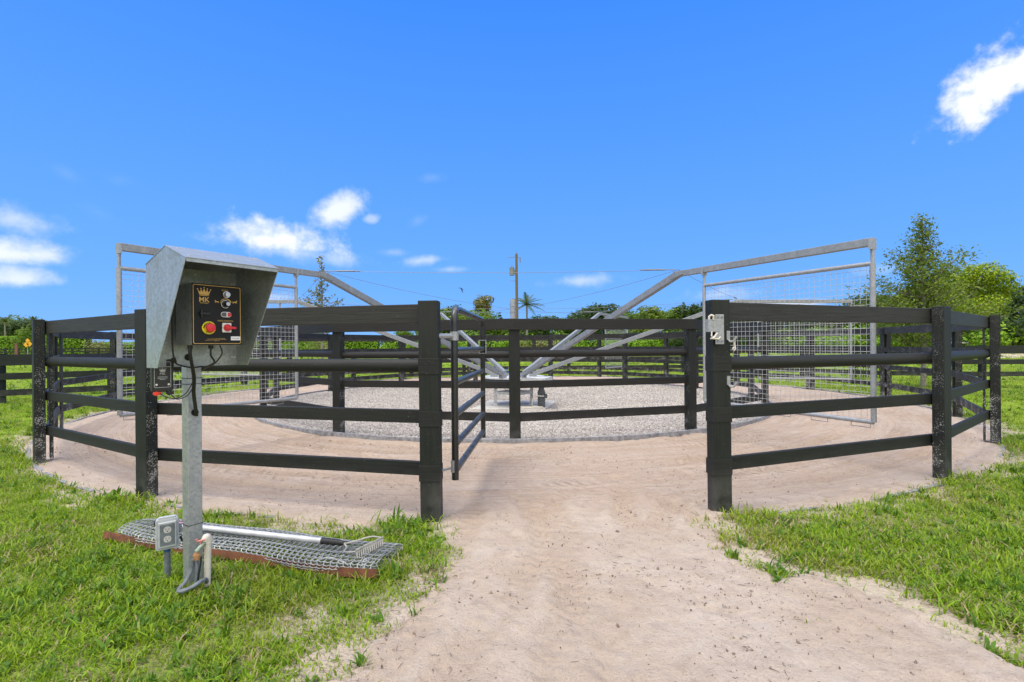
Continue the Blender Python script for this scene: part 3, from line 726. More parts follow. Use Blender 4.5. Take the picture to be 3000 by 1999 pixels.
HORSE = [(.0, .55), (.08, .62), (.25, .62), (.55, .60), (.68, .72), (.78, .92), (.84, 1.0), (.88, .9), (1.0, .74), (.97, .68), (.86, .73), (.80, .55), (.78, .42), (.95, .25), (.92, .2), (.72, .34), (.80, .08), (.75, .05), (.64, .33), (.35, .36), (.22, .22), (.12, .02), (.07, .04), (.13, .24), (.16, .38), (.05, .2), (0, .22), (.11, .45), (.1, .52), (.02, .48)]
for cx_, cy_, fl, w_ in ((725, 645, -1, .019), (897, 648, 1, .023)):
    c = fxy(cx_, cy_); mb = MB(); mb.prism([c+cw*((x-.5)*w_*fl)+Zv*((z-.5)*w_*.72) for x, z in HORSE], cn*.0006); mb.build('horse_symbol', 'gold', cb)
mb = MB(); c = fxy(612, 755); mb.box(c+cn*.004, (.045, .008, .010), (cw, cn, Zv)); mb.box(c-cw*.012+cn*.003, (.007, .007, .036), (cw, cn, Zv)); mb.box(c-cw*.018+cn*.010, (.008, .016, .012), (cw, cn, Zv)); mb.build('catch', 'blackplastic', cb, bevel=.001)
c = fxy(810, 764)
def pill(x0, x1, off, h, nm, mt_):
    mb = MB(); pts = [p for p in rrect(0, 0, .046, h, h/2-.0002, 6)]
    pts = [(min(max(x, x0), x1), z) for x, z in pts]; mb.prism([c+cw*x+Zv*z+cn*off for x, z in pts], cn*.004); mb.build(nm, mt_, cb)
pill(-.03, .03, 0, .0245, 'button_bezel', 'whitepl')
mb = MB(); h2 = .0185
def halfpill(sg, x0, nm, mt_):
    pts = [(sg*x0, -h2/2), (sg*.012, -h2/2)]+[(sg*(.012+h2/2*math.cos(a)), h2/2*math.sin(a)) for a in [(-.5+i/8)*PI for i in range(1, 8)]]+[(sg*.012, h2/2), (sg*x0, h2/2)]
    mb = MB(); mb.prism([c+cw*x+Zv*z+cn*.004 for x, z in pts], cn*.003); mb.build(nm, mt_, cb)
halfpill(-1, .0005, 'start_button', 'motor'); halfpill(1, .0065, 'off_button', 'redpl')
c = fxy(813, 886); mb = MB(); mb.box(c+cn*.004, (.040, .008, .044), (cw, cn, Zv)); mb.build('main_switch', 'whitepl', cb, bevel=.002)
mb = MB(); mb.disc(c+cn*.008, cn, .0165, .008, 20); mb.beam(c+cn*.019-cw*.012, c+cn*.019+cw*.034-Zv*.001, .010, .011); mb.build('switch_handle', 'redpl', cb, smooth=True, bevel=.0012)
c = fxy(652, 884); mb = MB(); mb.disc(c, cn, .0290, .003, 32); mb.build('stop_collar', 'yellowpl', cb, smooth=True)
textmesh('EMERGENCY', .0105, c+cn*.0036, cw, Zv, 'stop_lettering', 'blackplate', cb, arc=(.0205, PI*.56, False), bold=.0003)
textmesh('STOP', .0105, c+cn*.0036, cw, Zv, 'stop_lettering', 'blackplate', cb, arc=(.0205, PI*1.5, True), bold=.0003)
mb = MB(); mb.tube([c+cn*.003, c+cn*.014, c+cn*.016, c+cn*.022, c+cn*.026, c+cn*.0275], [.011, .011, .0195, .0205, .018, .010], 28); mb.build('stop_button', 'redpl', cb, smooth=True)
mb = MB(); mb.box(fxy(902, 988), (.043, .0008, .018), (cw, cn, Zv)); mb.build('sticker', 'whitepl', cb)
textmesh('P 50643-0893', .0055, fxy(902, 988)+cn*.0006, cw, Zv, 'sticker_lettering', 'blackplate', cb)
mb = MB()
for yy_, x0, x1 in ((985, 640, 800), (995, 622, 815), (1003, 700, 735)):
    x = x0
    while x < x1: wl = random.uniform(6, 16); mb.box(fxy(x+wl/2, yy_), (wl/458*WB, .0004, .0014), (cw, cn, Zv)); x += wl+3
mb.build('small_print', 'gold', cb)
def cable(pts, r, name='cable', mat='rubber', parent=cs, n=8):
    P = [Vector(p) for p in pts]; out = []
    for i in range(len(P)-1):
        a, b, c_, d = P[max(i-1, 0)], P[i], P[i+1], P[min(i+2, len(P)-1)]
        for k in range(6):
            t = k/6; out.append(.5*((2*b)+(c_-a)*t+(2*a-5*b+4*c_-d)*t*t+(3*b-a-3*c_+d)*t**3))
    out.append(P[-1]); mb = MB(); mb.tube(out, r, n); return mb.build(name, mat, parent, smooth=True)
for fx_ in (.065, .47):
    mb = MB(); c = hp(BW0+WB*fx_, BD-.05, BZ0-.008); mb.disc(c-Zv*.008, Zv, .0105, .017, 12); mb.build('cable_gland', 'rubber', cs, smooth=True)
q = hp(BW0+WB*.065, BD-.05, BZ0-.012)
Yc = lambda y: y
cable([q, q-Zv*.03, at(567, 1105, 2.30), at(566, 1150, 2.345), at(571, 1190, 2.37), at(575, 1218, 2.395)], .0065)
cable([q+cn*.004+cw*.004, q-Zv*.035+cw*.004, at(571, 1105, 2.30), at(570, 1150, 2.34), at(575, 1192, 2.365), at(578, 1218, 2.395)], .0045)
q = hp(BW0+WB*.47, BD-.05, BZ0-.012)
cable([q, q-Zv*.035, at(628, 1062, 2.28), at(606, 1075, 2.36), at(591, 1087, 2.44), at(585, 1092, 2.5)], .0042)
q = hp(BW0+WB*.72, BD-.08, BZ0)
cable([q, at(650, 1037, 2.27), at(628, 1066, 2.31), at(602, 1080, 2.40), at(588, 1090, 2.47)], .003)
cable([at(502, 900, 2.18), at(504, 960, 2.20), at(506, 1025, 2.21), at(511, 1052, 2.22), at(520, 1068, 2.25), at(560, 1077, 2.32), at(592, 1074, 2.38)], .0035)
mb = MB(); c = hp(.168, .003, 1.104); mb.disc(c, cn, .0165, .0015, 20)
c = PC+cn*.0325+Zv*.838; mb.disc(c, cn, .0165, .0015, 20); mb.build('cable_hole', 'blackplate', cs)
for z in (1.003, .975, .30):
    mb = MB(); k = .0335; pts = [PC+cw*(k*a)+cn*(k*b)+Zv*z for a, b in ((-1, -1), (1, -1), (1, 1), (-1, 1))]; mb.tube(pts, .002, 6, closed=True); mb.build('cable_tie', 'rubber', cs)
g0 = ground(560, 1722)
cable([at(565, 1640, 2.33), at(560, 1672, 2.325), at(543, 1705, 2.30), at(524, 1727, 2.26), at(530, 1733, 2.24), at(560, 1722, 2.26), at(590, 1703, 2.30), at(603, 1698, 2.34), at(607, 1712, 2.37)], .0092, 'conduit', 'conduit')
cable([at(574, 1640, 2.34), at(578, 1668, 2.335), at(574, 1700, 2.33), at(568, 1722, 2.32)], .0092, 'conduit', 'conduit')
cable([at(589, 1630, 2.335), at(588, 1650, 2.33), at(583, 1680, 2.325), at(581, 1700, 2.325)], .004)
# ------------------------------------------------------------------ fence charger
c0 = at(474, 1100, 2.30); a_ = math.radians(42); fn_, fw_ = Vector((math.sin(a_), -math.cos(a_), 0)), Vector((math.cos(a_), math.sin(a_), 0))
fc = thing('fence_charger', 'small black electric fence energiser with orange terminal hanging beside the galvanised hood', 'energiser', c0-Zv*.08)
mb = MB(); pts = rrect(0, 0, .082, .150, .014); mb.prism([c0+fw_*x+Zv*z-fn_*.025 for x, z in pts], fn_*.05); fb = mb.build('case', 'blackplastic', fc, bevel=.004)
mb = MB(); o_ = rrect(0, .004, .064, .118, .007); i_ = rrect(0, .004, .0605, .1145, .0055); n_ = len(o_); L2 = lambda p: c0+fw_*p[0]+Zv*p[1]+fn_*.0262
mb.add([L2(p) for p in o_]+[L2(p) for p in i_], [(i, (i+1) % n_, (i+1) % n_+n_, i+n_) for i in range(n_)]); mb.build('label_border', 'greyclear', fb)
crown(c0+fn_*.0258+Zv*.026, .026, .022, fw_, Zv, fn_, 'crown_emblem', 'greyclear', fb)
textmesh('MK', .016, c0+fn_*.0266+Zv*.007, fw_, Zv, 'logo_lettering', 'greyclear', fb)
mb = MB()
for z, w_ in ((-.006, .036), (-.012, .038), (-.018, .022)): mb.box(c0+fn_*.0262+Zv*z, (w_, .0005, .002), (fw_, fn_, Zv))
mb.build('small_print', 'greyclear', fb)
mb = MB()
for s_ in (-1, 1): mb.disc(c0+fn_*.026+fw_*(.023*s_)-Zv*.041, fn_, .0045, .0015, 12)
mb.build('indicator', 'whitepl', fb)
for s_, mt_ in ((-1, 'orangepl'), (1, 'blackplastic')):
    q = c0+fw_*(.024*s_)-Zv*.082+fn_*.012; mb = MB(); mb.disc(q-fn_*.02, fn_, .010, .036, 14); mb.disc(q+fn_*.016, fn_, .0062, .006, 12); mb.box(q+fw_*.012, (.016, .018, .014), (fw_, fn_, Zv)); mb.build('terminal', mt_, fc, smooth=True)
mb = MB(); mb.box(c0-fn_*.028+Zv*.10, (.03, .004, .15), (fw_, fn_, Zv)); mb.build('hanger', 'darkband', fc)
cable([at(463, 1148, 2.28), at(485, 1163, 2.28), at(515, 1168, 2.29), at(545, 1152, 2.32), at(566, 1118, 2.35)], .0022, parent=fc)
cable([at(492, 1143, 2.28), at(503, 1158, 2.28), at(520, 1170, 2.29), at(550, 1158, 2.32), at(568, 1130, 2.35)], .0022, parent=fc)
mb = MB(); mb.tube([at(508, 1050, 2.24), at(512, 1062, 2.25)], .009, 8); mb.tube([at(506, 1062, 2.25), at(505, 1078, 2.27)], .005, 8); mb.build('plug', 'rubber', fc, smooth=True)
# ------------------------------------------------------------------ outlet on its conduit
g0 = ground(491, 1704); a_ = math.radians(36); on, ow = Vector((math.sin(a_), -math.cos(a_), 0)), Vector((math.cos(a_), math.sin(a_), 0))
ob_ = thing('outlet_box', 'grey weatherproof socket box with clear lid on a short conduit stub', 'outlet box', g0)
bc = at(490, 1561, g0.y-.01)
mb = MB(); mb.tube([g0-Zv*.05, Vector((g0.x, g0.y, bc.z-.07))], .0135, 12); mb.build('conduit', 'conduit', ob_, smooth=True)
mb = MB(); mb.tube([Vector((g0.x, g0.y, bc.z-.095)), Vector((g0.x, g0.y, bc.z-.065))], .0145, 12); mb.build('tape', 'bluetape', ob_, smooth=True)
mb = MB(); mb.prism([bc+ow*x+Zv*z-on*.03 for x, z in rrect(0, 0, .09, .145, .01)], on*.045); mb.box(bc+ow*.052-on*.012+Zv*.01, (.018, .02, .045), (ow, on, Zv)); bx_ = mb.build('box', 'greypl', ob_, bevel=.003)
mb = MB(); mb.prism([bc+ow*x+Zv*z+on*.016 for x, z in rrect(0, 0, .095, .15, .01)], on*.006); mb.prism([bc+ow*x+Zv*z+on*.022 for x, z in rrect(0, 0, .074, .122, .004)], on*.012)
mb.box(bc+Zv*.079+on*.01, (.07, .02, .010), (ow, on, Zv)); mb.build('lid', 'greyclear', ob_, bevel=.003)
mb = MB(); mb.prism([bc+ow*x+Zv*z+on*.0342 for x, z in rrect(0, 0, .060, .104, .003)], on*.0005); mb.build('window', 'conduit', ob_)
for z in (.024, -.021):
    mb = MB(); mb.prism([bc+ow*x+Zv*(zz+z)+on*.0348 for x, zz in rrect(0, 0, .031, .031, .0135)], on*.001); rc = mb.build('receptacle', 'whitebox', ob_)
    mb = MB(); mb.box(bc+ow*-.006+Zv*(z+.004)+on*.0362, (.002, .0008, .008), (ow, on, Zv)); mb.box(bc+ow*.006+Zv*(z+.004)+on*.0362, (.002, .0008, .007), (ow, on, Zv)); mb.disc(bc+Zv*(z-.007)+on*.0358, on, .0026, .0008, 8); mb.build('slot', 'blackplate', rc)
cable([bc+ow*.055-Zv*.03, at(533, 1582, g0.y+.03), at(545, 1592, g0.y+.02)], .005, parent=ob_)
# ------------------------------------------------------------------ water tap
g0 = ground(606, 1727); wt = thing('water_tap', 'outdoor water tap with faded red handle on a white plastic standpipe', 'tap', g0)
tp = at(615, 1590, g0.y); top = Vector((g0.x+.008, g0.y, tp.z))
cable([g0-Zv*.04, g0+Zv*.1+Vector((.004, 0, 0)), top], .0145, 'pipe', 'pvc', wt, 12)
e1 = at(600, 1586, g0.y-.012)
cable([top, top+Zv*.018, (top+e1)/2+Zv*.022, e1], .0175, 'elbow', 'pvc', wt, 12)
t0, t1_, t2_ = at(598, 1592, g0.y-.015), at(585, 1606, g0.y-.035), at(575, 1617, g0.y-.045)
cable([t0, t1_, t2_], .0105, 'tap_body', 'patina', wt, 10)
mb = MB(); q = at(576, 1617, g0.y-.045)
for i in range(5): mb.disc(q-Zv*(.012+.006*i), Zv, .0155 if i % 2 else .0135, .0062, 14)
mb.build('hose_connector', 'copper', wt, smooth=True)
mb = MB(); q = at(587, 1596, g0.y-.03); mb.disc(q, Zv, .004, .018, 8); mb.beam(q+Zv*.016-Vector((.016, .004, 0)), q+Zv*.021+Vector((.02, .008, 0)), .012, .006); mb.tube([q+Zv*.02-Vector((.016, .004, 0)), q+Zv*.028-Vector((.016, .004, 0))], .006, 8); mb.build('handle', 'fadedred', wt, bevel=.002)
# ------------------------------------------------------------------ folded chain-link drag mat, its iron bar and the rake lying on it
ml, mr = (ground(372, 1584)+ground(410, 1556))/2, (ground(1108, 1682)+ground(1160, 1638))/2
md = (mr-ml).normalized(); mq = Zv.cross(md); mL = (mr-ml).length
cm = thing('drag_mat', 'rolled grey chain-link drag mat with rusty iron bar lying on the lawn', 'drag mat', (ml+mr)/2)
def mat_pt(u, a, k=1.0):
    wv = .018*math.sin(u*3.1)+.012*math.sin(u*7.3+1)
    taper = 1-.35*max(0, (.12-u/mL)/.12)
    hw_, hh = .165*k*taper, (.036+.007*math.sin(u*4+2))*k
    return ml+md*u+mq*(hw_*math.copysign(abs(math.cos(a))**.7, math.cos(a))+wv)+Zv*(.044+hh*math.sin(a)*(1-.25*math.cos(a)))
W = MB()
for k, nl in ((1.0, 24), (.62, 14)):
    ns = int(mL/.036)
    for i in range(ns+1):
        u = mL*i/ns
        W.tube([mat_pt(u+.0045*(1 if j % 2 else -1)+random.uniform(-.003, .003), 2*PI*j/nl, k) for j in range(nl)], .0027, 5, closed=True)
    for j in range(nl):
        a = 2*PI*j/nl
        W.tube([mat_pt(mL*i/(ns*2), a+.05*(1 if i % 2 else -1), k) for i in range(ns*2+1)], .0027, 5)
W.build('wire_mesh', 'chainlink', cm, smooth=True)
b0, b1 = at(308, 1580, 3.05), at(1102, 1668, 2.50); b0.z = max(b0.z, .04); 
ib = MB(); bd = (b1-b0)
bpts = [ground(306, 1592)+Zv*.05, ground(430, 1612)+Zv*.036, ground(700, 1650)+Zv*.034, ground(900, 1683)+Zv*.036, ground(1010, 1699)+Zv*.038, ground(1102, 1707)+Zv*.042]
for a, b in zip(bpts[:-1], bpts[1:]):
    dd = (b-a).normalized()*.004; ib.beam(a-dd, b+dd, .006, .042, up=Vector((0, .35, 1))); ib.beam(a-dd+Vector((0, .018, -.018)), b+dd+Vector((0, .018, -.018)), .034, .005)
ib.build('angle_iron', 'rust', cm, bevel=.001)
def chain(pts, parent, r=.0035, name='chain'):
    P = [Vector(p) for p in pts]; mb = MB(); L = sum((b-a).length for a, b in zip(P, P[1:])); k = max(2, int(L/.026)); acc = []
    for i in range(k):
        t = (i+.5)/k*(len(P)-1); j = min(int(t), len(P)-2); c = P[j].lerp(P[j+1], t-j); d = (P[j+1]-P[j]).normalized()
        s_ = d.cross(Zv if i % 2 else mq).normalized()
        mb.tube([c+d*(.017*math.cos(q))+s_*(.0095*math.sin(q)) for q in [2*PI*m/8 for m in range(8)]], r, 5, closed=True)
    return mb.build(name, 'chainlink', parent, smooth=True)
chain([at(1072, 1648, 2.50)+Zv*.02, at(1062, 1664, 2.47)+Zv*.01, at(1058, 1680, 2.45), at(1056, 1693, 2.45)], cm)
chain([at(440, 1576, 2.9), at(415, 1586, 2.87), at(398, 1594, 2.86), at(394, 1602, 2.87), at(405, 1603, 2.88)], cm)
cable([at(925, 1652, 2.55)+Zv*.012, at(960, 1646, 2.54)+Zv*.02, at(995, 1652, 2.52)+Zv*.015, at(1022, 1662, 2.49)+Zv*.01], .005, 'loose_wire', 'alu', cm)
rk = thing('garden_rake', 'bow rake with long silver handle and black grip lying on the wire mat', 'rake', at(760, 1560, 2.85))
h0, h1, h2, h3 = at(458, 1532, 3.0), at(520, 1538, 2.965), at(945, 1585, 2.70), at(1008, 1592, 2.665)
mb = MB(); mb.tube([h1, h2], .0165, 14); mb.build('handle', 'alu', rk, smooth=True)
mb = MB(); mb.tube([h2-(h3-h2)*.02, h2.lerp(h3, .6), h3], [.0185, .0185, .011], 14); mb.build('grip', 'rubber', rk, smooth=True)
mb = MB(); mb.tube([h0, h0.lerp(h1, .25)], .018, 12); mb.build('end_cap', 'rubber', rk, smooth=True)
mb = MB(); mb.tube([h0.lerp(h1, .25), h1+(h1-h0)*.4], .0172, 12); mb.build('tape', 'pinkpl', rk, smooth=True)
c0, c1 = at(1042, 1622, 2.52)+Zv*.01, at(1122, 1583, 2.68)+Zv*.01
cable([h3, h3+(h3-h2)*.25+Zv*.006, at(1050, 1583, 2.67), at(1085, 1573, 2.69), at(1108, 1574, 2.69), c1], .0045, 'bow', 'rake', rk)
cable([h3, at(1015, 1605, 2.62), at(1008, 1616, 2.56), at(1025, 1618, 2.53), c0], .0045, 'bow', 'rake', rk)
hd_ = MB(); dd = (c1-c0).normalized(); hd_.beam(c0, c1, .006, .020, up=(0, -.2, 1))
for i in range(13):
    q = c0.lerp(c1, (i+.5)/13); hd_.tube([q-Zv*.005, q-Zv*.03+Vector((.006, -.012, 0)), q-Zv*.052+Vector((.004, -.006, 0))], [.0042, .0035, .002], 6)
hd_.build('rake_head', 'rake', rk, smooth=True)
# ------------------------------------------------------------------ vegetation
def leaves(name, C, N, size, mat, aspect=.55, up=.35, fold=True):
    n = len(C); N = N+np.array([0, 0, up])+rng.normal(0, .55, (n, 3)); N /= np.linalg.norm(N, axis=1)[:, None]+1e-9
    T = rng.normal(size=(n, 3)); T -= N*(T*N).sum(1)[:, None]; T /= np.linalg.norm(T, axis=1)[:, None]+1e-9
    B = np.cross(N, T); sz = (size*rng.uniform(.6, 1.35, n))[:, None]
    tip, tail = C+T*sz, C-T*sz; l, r = C+B*sz*aspect+N*sz*.18, C-B*sz*aspect+N*sz*.18
    co = np.stack([tail, l, tip, r], 1).reshape(-1, 3); q = np.arange(n*4).reshape(n, 4)
    me = bpy.data.meshes.new(name); fillmesh(me, co, q); me.materials.append(M[mat]); return me
def blobs_points(blobs, n):
    b = np.array(blobs, float); vol = (b[:, 3]*b[:, 4]*b[:, 5])**(2/3); k = rng.choice(len(b), n, p=vol/vol.sum())
    d = rng.normal(size=(n, 3)); d /= np.linalg.norm(d, axis=1)[:, None]
    r = (rng.uniform(.18, 1, n)**.45)*rng.uniform(.85, 1.12, n)
    return b[k, :3]+d*b[k, 3:]*r[:, None], d
def limbs(mb, base, top, r0, ends, r1):
    base, top = Vector(base), Vector(top)
    mid = [base.lerp(top, i/4)+Vector((random.uniform(-.03, .03), random.uniform(-.03, .03), 0))*(top-base).length*.3*(i % 4 > 0) for i in range(5)]
    mb.tube(mid, [r0*(1-.14*i) for i in range(5)], 8)
    for e in ends:
        e = Vector(e); s_ = mid[random.choice((2, 3, 4))]; c = s_.lerp(e, .5)+Vector((0, 0, .12*(e-s_).length))
        mb.tube([s_, c, e], [r1*1.3, r1, r1*.35], 6)
def mesh_child(name, me, parent):
    o = bpy.data.objects.new(name, me); link(o, parent); return o
def broad_tree(name, label, mat, H, W, n, size, loc, cat='tree', group=None, crown_lo=.25, nb=12, bark='bark', flat=1.0, seed=0, own=None):
    random.seed(seed); root = thing(name, label, cat, loc, group); L = Vector(loc)
    blobs = []
    for i in range(nb):
        a = random.uniform(0, 2*PI); q = random.random()**.6; h = crown_lo+(1-crown_lo)*random.uniform(.12, .86)
        env = math.sin(PI*min(1, max(.05, (h-crown_lo*.7)/(1.06-crown_lo*.7))))**.6
        rad = W/2*.66*q*env; br = W*random.uniform(.15, .25)
        blobs.append((L.x+rad*math.cos(a), L.y+rad*math.sin(a), L.z+h*H*.95, br, br, br*random.uniform(.6, .85)*flat))
    blobs.append((L.x, L.y, L.z+H*.84, W*.26, W*.26, H*.16))
    if own: blobs = own
    C, D = blobs_points(blobs, n); C[:, 2] = np.maximum(C[:, 2], L.z+.1)
    mesh_child('crown', leaves('crown', C, D, size, mat), root)
    t = MB(); limbs(t, L-Vector((0, 0, .2)), L+Vector((0, 0, H*.55)), H*.028, [b[:3] for b in blobs[:8]], H*.009); t.build('trunk', bark, root, smooth=True)
    return root
def shrub(name, label, mat, sx, sy, H, n, size, loc, group=None, cat='bush', seed=1):
    random.seed(seed); root = thing(name, label, cat, loc, group); L = Vector(loc); bl = []
    for i in range(max(5, int(sx/H*4))):
        h = H*random.uniform(.55, .98); bl.append((L.x+random.uniform(-.5, .5)*sx, L.y+random.uniform(-.5, .5)*sy, L.z+h*.5, H*.42, H*.42, h*.5))
    C, D = blobs_points(bl, n); C[:, 2] = np.maximum(C[:, 2], L.z+.05); mesh_child('foliage', leaves('foliage', C, D, size, mat), root); return root
def place(src, loc, sc, rz, label, group=None):
    c = copy_tree(src); c.location = loc; c.scale = sc; c.rotation_euler = (0, 0, rz); c['label'] = label
    if group: c['group'] = group
    return c
def atg(px, Y, z=0.0): a, _ = ray(px, 1011); return Vector((a*Y, Y, z))
def hgt(px, py, Y): return at(px, py, Y).z
TL = 'trees of the far tree line'
kinds = [broad_tree('broadleaf_tree', 'dark green round tree in the tree line beyond the paddock', 'leaf_dark', 9, 10, 2600, .34, atg(1690, 92), group=TL, seed=11),
         broad_tree('broadleaf_tree', 'mid green spreading tree in the tree line beyond the paddock', 'leaf_mid', 9, 12, 2600, .34, atg(1790, 98), group=TL, seed=12),
         broad_tree('broadleaf_tree', 'olive green loose tree in the tree line beyond the paddock', 'leaf_olive', 9, 9, 2200, .34, atg(1905, 88), group=TL, seed=13)]
klab = ['dark green round tree in the tree line beyond the paddock', 'mid green spreading tree in the tree line beyond the paddock', 'olive green loose tree in the tree line beyond the paddock']
for o_, (px, top, Y) in zip(kinds, ((1700, 914, 92), (1795, 908, 98), (1900, 893, 88))):
    k = hgt(px, top, Y)/9; o_.location = atg(px, Y); o_.scale = (k, k, k)
random.seed(5)
for px, top, Y, ki, wf in ((1300, 912, 84, 1, 1), (1345, 930, 80, 2, 1), (1395, 925, 78, 1, 1.1), (1440, 945, 84, 2, 1), (1180, 972, 95, 1, .9), (1240, 962, 90, 2, .9), (1590, 935, 85, 0, 1), (1640, 940, 95, 1, 1.1),
                           (1745, 904, 94, 0, 1), (1850, 926, 102, 1, 1.1), (1950, 920, 95, 1, 1.2), (1992, 912, 105, 2, 1), (2050, 905, 92, 0, 1), (2110, 915, 96, 1, 1.1), (2170, 912, 100, 2, 1), (2240, 920, 92, 0, 1.1),
                           (2300, 918, 98, 1, 1.1), (2360, 910, 90, 0, 1), (2420, 912, 97, 2, 1.1), (2480, 905, 88, 1, 1), (2530, 884, 84, 0, 1), (2585, 880, 90, 0, 1.1), (2640, 875, 88, 1, 1), (3110, 850, 70, 0, 1.2), (3220, 830, 72, 1, 1.2),
                           (10, 938, 120, 1, .9), (60, 946, 118, 0, 1), (112, 950, 125, 1, 1), (-40, 950, 110, 0, 1), (-130, 945, 115, 1, 1.1), (1500, 958, 99, 1, 1), (1548, 950, 96, 2, .9)):
    k = hgt(px, top, Y)/8.2; wf *= 1.2
    place(kinds[ki], atg(px, Y), (k*wf, k*wf, k), random.uniform(0, 6.2), klab[ki], TL)
random.seed(9)
sb = [shrub('bush', 'dark green bush in the band of shrubs below the tree line', 'leaf_dark', 6, 3, 3.2, 2600, .15, atg(1700, 64), 'shrub band below the tree line', seed=3),
      shrub('bush', 'bright green bush in the band of shrubs below the tree line', 'leaf_hedge', 6, 3, 3.0, 2600, .14, atg(1600, 62), 'shrub band below the tree line', seed=4),
      shrub('bush', 'pale grassy clump in the band of shrubs below the tree line', 'leaf_pale', 3, 2, 2.4, 1600, .13, atg(1550, 60), 'shrub band below the tree line', seed=5)]
slab_ = [o['label'] for o in sb]
for px, Y, ki, k in ((1140, 66, 0, 1), (1200, 64, 1, .9), (1265, 66, 1, 1), (1330, 63, 1, 1), (1390, 66, 0, 1.05), (1450, 62, 1, .95), (1500, 66, 0, 1), (1600, 60, 2, .85), (1640, 66, 0, .95), (1750, 62, 1, 1), (1810, 64, 0, 1.1), (1870, 60, 1, .95),
                   (1930, 62, 1, 1), (1990, 60, 0, 1.1), (2050, 64, 1, 1), (2110, 60, 0, 1.1), (2170, 62, 1, 1), (2230, 60, 0, 1), (2290, 62, 2, 1), (2350, 60, 1, 1.1), (2410, 62, 0, 1.1), (2470, 58, 1, 1.1), (2530, 56, 1, 1.2), (2590, 54, 0, 1.2), (2650, 52, 1, 1), (2720, 52, 0, 1.2),
                   (2790, 50, 0, 1.2), (2860, 50, 1, 1.05), (2930, 48, 0, 1.4), (3000, 47, 1, 1.2), (3080, 47, 0, 1.4), (3170, 46, 1, 1.3)):
    place(sb[ki], atg(px, Y), (k*1.15, k, k), random.uniform(-.3, .3), slab_[ki], 'shrub band below the tree line')
def pxblobs(Y, lst):
    out = []
    for px, py, r_ in lst:
        c = at(px, py, Y+random.uniform(-2.2, 2.2)); q = r_*Y/F; out.append((c.x, c.y, c.z, q, q, q*.72))
    return out
random.seed(4)
big = pxblobs(56, [(2665, 880, 46), (2690, 855, 36), (2830, 805, 46), (2890, 802, 48), (2935, 820, 40), (2785, 835, 46), (2860, 850, 60), (2920, 868, 52), (2740, 868, 44), (2700, 890, 52), (2650, 898, 44), (2625, 930, 36), (2780, 905, 62), (2850, 920, 64), (2700, 945, 60), (2920, 925, 50), (2790, 960, 60), (2660, 975, 50), (2760, 812, 26), (2960, 850, 30), (2640, 945, 52), (2598, 965, 40), (2690, 925, 50), (2730, 850, 40), (2840, 870, 60), (2900, 900, 55)])
broad_tree('shade_tree', 'big yellow-green spreading tree on the right behind the young oak', 'leaf_yellow', hgt(2880, 758, 56), 16.5, 26000, .16, atg(2815, 56), own=big, seed=21)
broad_tree('dark_tree', 'tall dark green tree at the right edge, beside the yellow-green one', 'leaf_dark', hgt(2990, 838, 50), 5, 3000, .22, atg(3012, 50), crown_lo=.05, nb=14, seed=22)
broad_tree('dark_bushy_tree', 'dark bushy tree under the right side of the yellow-green tree', 'leaf_dark', hgt(2910, 915, 54), 4.5, 1800, .2, atg(2925, 54), crown_lo=.02, nb=10, seed=23)
# round headed tree, palm and little conifers of the skyline
def palm(name, label, loc, H, n=17, fl=2.4, mat='leaf_palm', seed=1, shag=False):
    random.seed(seed); root = thing(name, label, 'palm tree', loc); L = Vector(loc); top = L+Vector((.2, 0, H))
    t = MB(); t.tube([L, L.lerp(top, .5)+Vector((.12, 0, 0)), top], [.2, .14, .12], 8); t.build('trunk', 'palebark', root, smooth=True)
    vs = []; fs = []; r = MB()
    for i in range(n):
        az = 2*PI*i/n+random.uniform(-.2, .2); el = random.uniform(-.25, 1.25); d = Vector((math.cos(az)*math.cos(el), math.sin(az)*math.cos(el), math.sin(el)))
        p = [top+d*(fl*k/7)-Vector((0, 0, .30*fl*(k/7)**2)) for k in range(8)]; r.tube(p, [.03*(1-k/9) for k in range(8)], 4)
        for k in range(1, 8):
            for j in range(3):
                for s_ in (-1, 1):
                    q = p[k-1].lerp(p[k], j/3); tg = (p[k]-p[k-1]).normalized(); sd = tg.cross(Zv).normalized()*s_
                    ln = .55*fl/2.4*(1-abs(k-3.5)/6); e = q+(sd*.8+tg*.55-Zv*random.uniform(.1, .4))*ln; w_ = tg*.05
                    o = len(vs); vs += [q-w_, q+w_, e]; fs.append((o, o+1, o+2))
    me = bpy.data.meshes.new('fronds'); me.from_pydata([tuple(v) for v in vs], [], fs); me.materials.append(M[mat]); mesh_child('fronds', me, root)
    r.build('frond_stem', mat, root); return root
palm('coconut_palm', 'feathery palm on the skyline just right of the utility pole', atg(1540, 70), hgt(1540, 893, 70), seed=4, fl=2.7, n=22)
palm('feather_palm', 'small palm above the trees at the far left', atg(12, 105), hgt(12, 942, 105), seed=6, fl=2.6)
palm('slender_palm', 'slim palm at the left behind the corner post', atg(95, 110), hgt(95, 945, 110), seed=8, fl=2.2)
broad_tree('round_headed_tree', 'round-headed brownish tree rising above the skyline left of the utility pole', 'leaf_bronze', hgt(1412, 862, 82), 5.2, 1800, .2, atg(1412, 82), crown_lo=.66, nb=12, seed=31)
broad_tree('wispy_tree', 'thin wispy tree with arching twigs on the skyline above the open gate', 'leaf_dark', hgt(1340, 886, 84), 5.0, 330, .2, atg(1340, 84), crown_lo=.72, nb=10, seed=33)
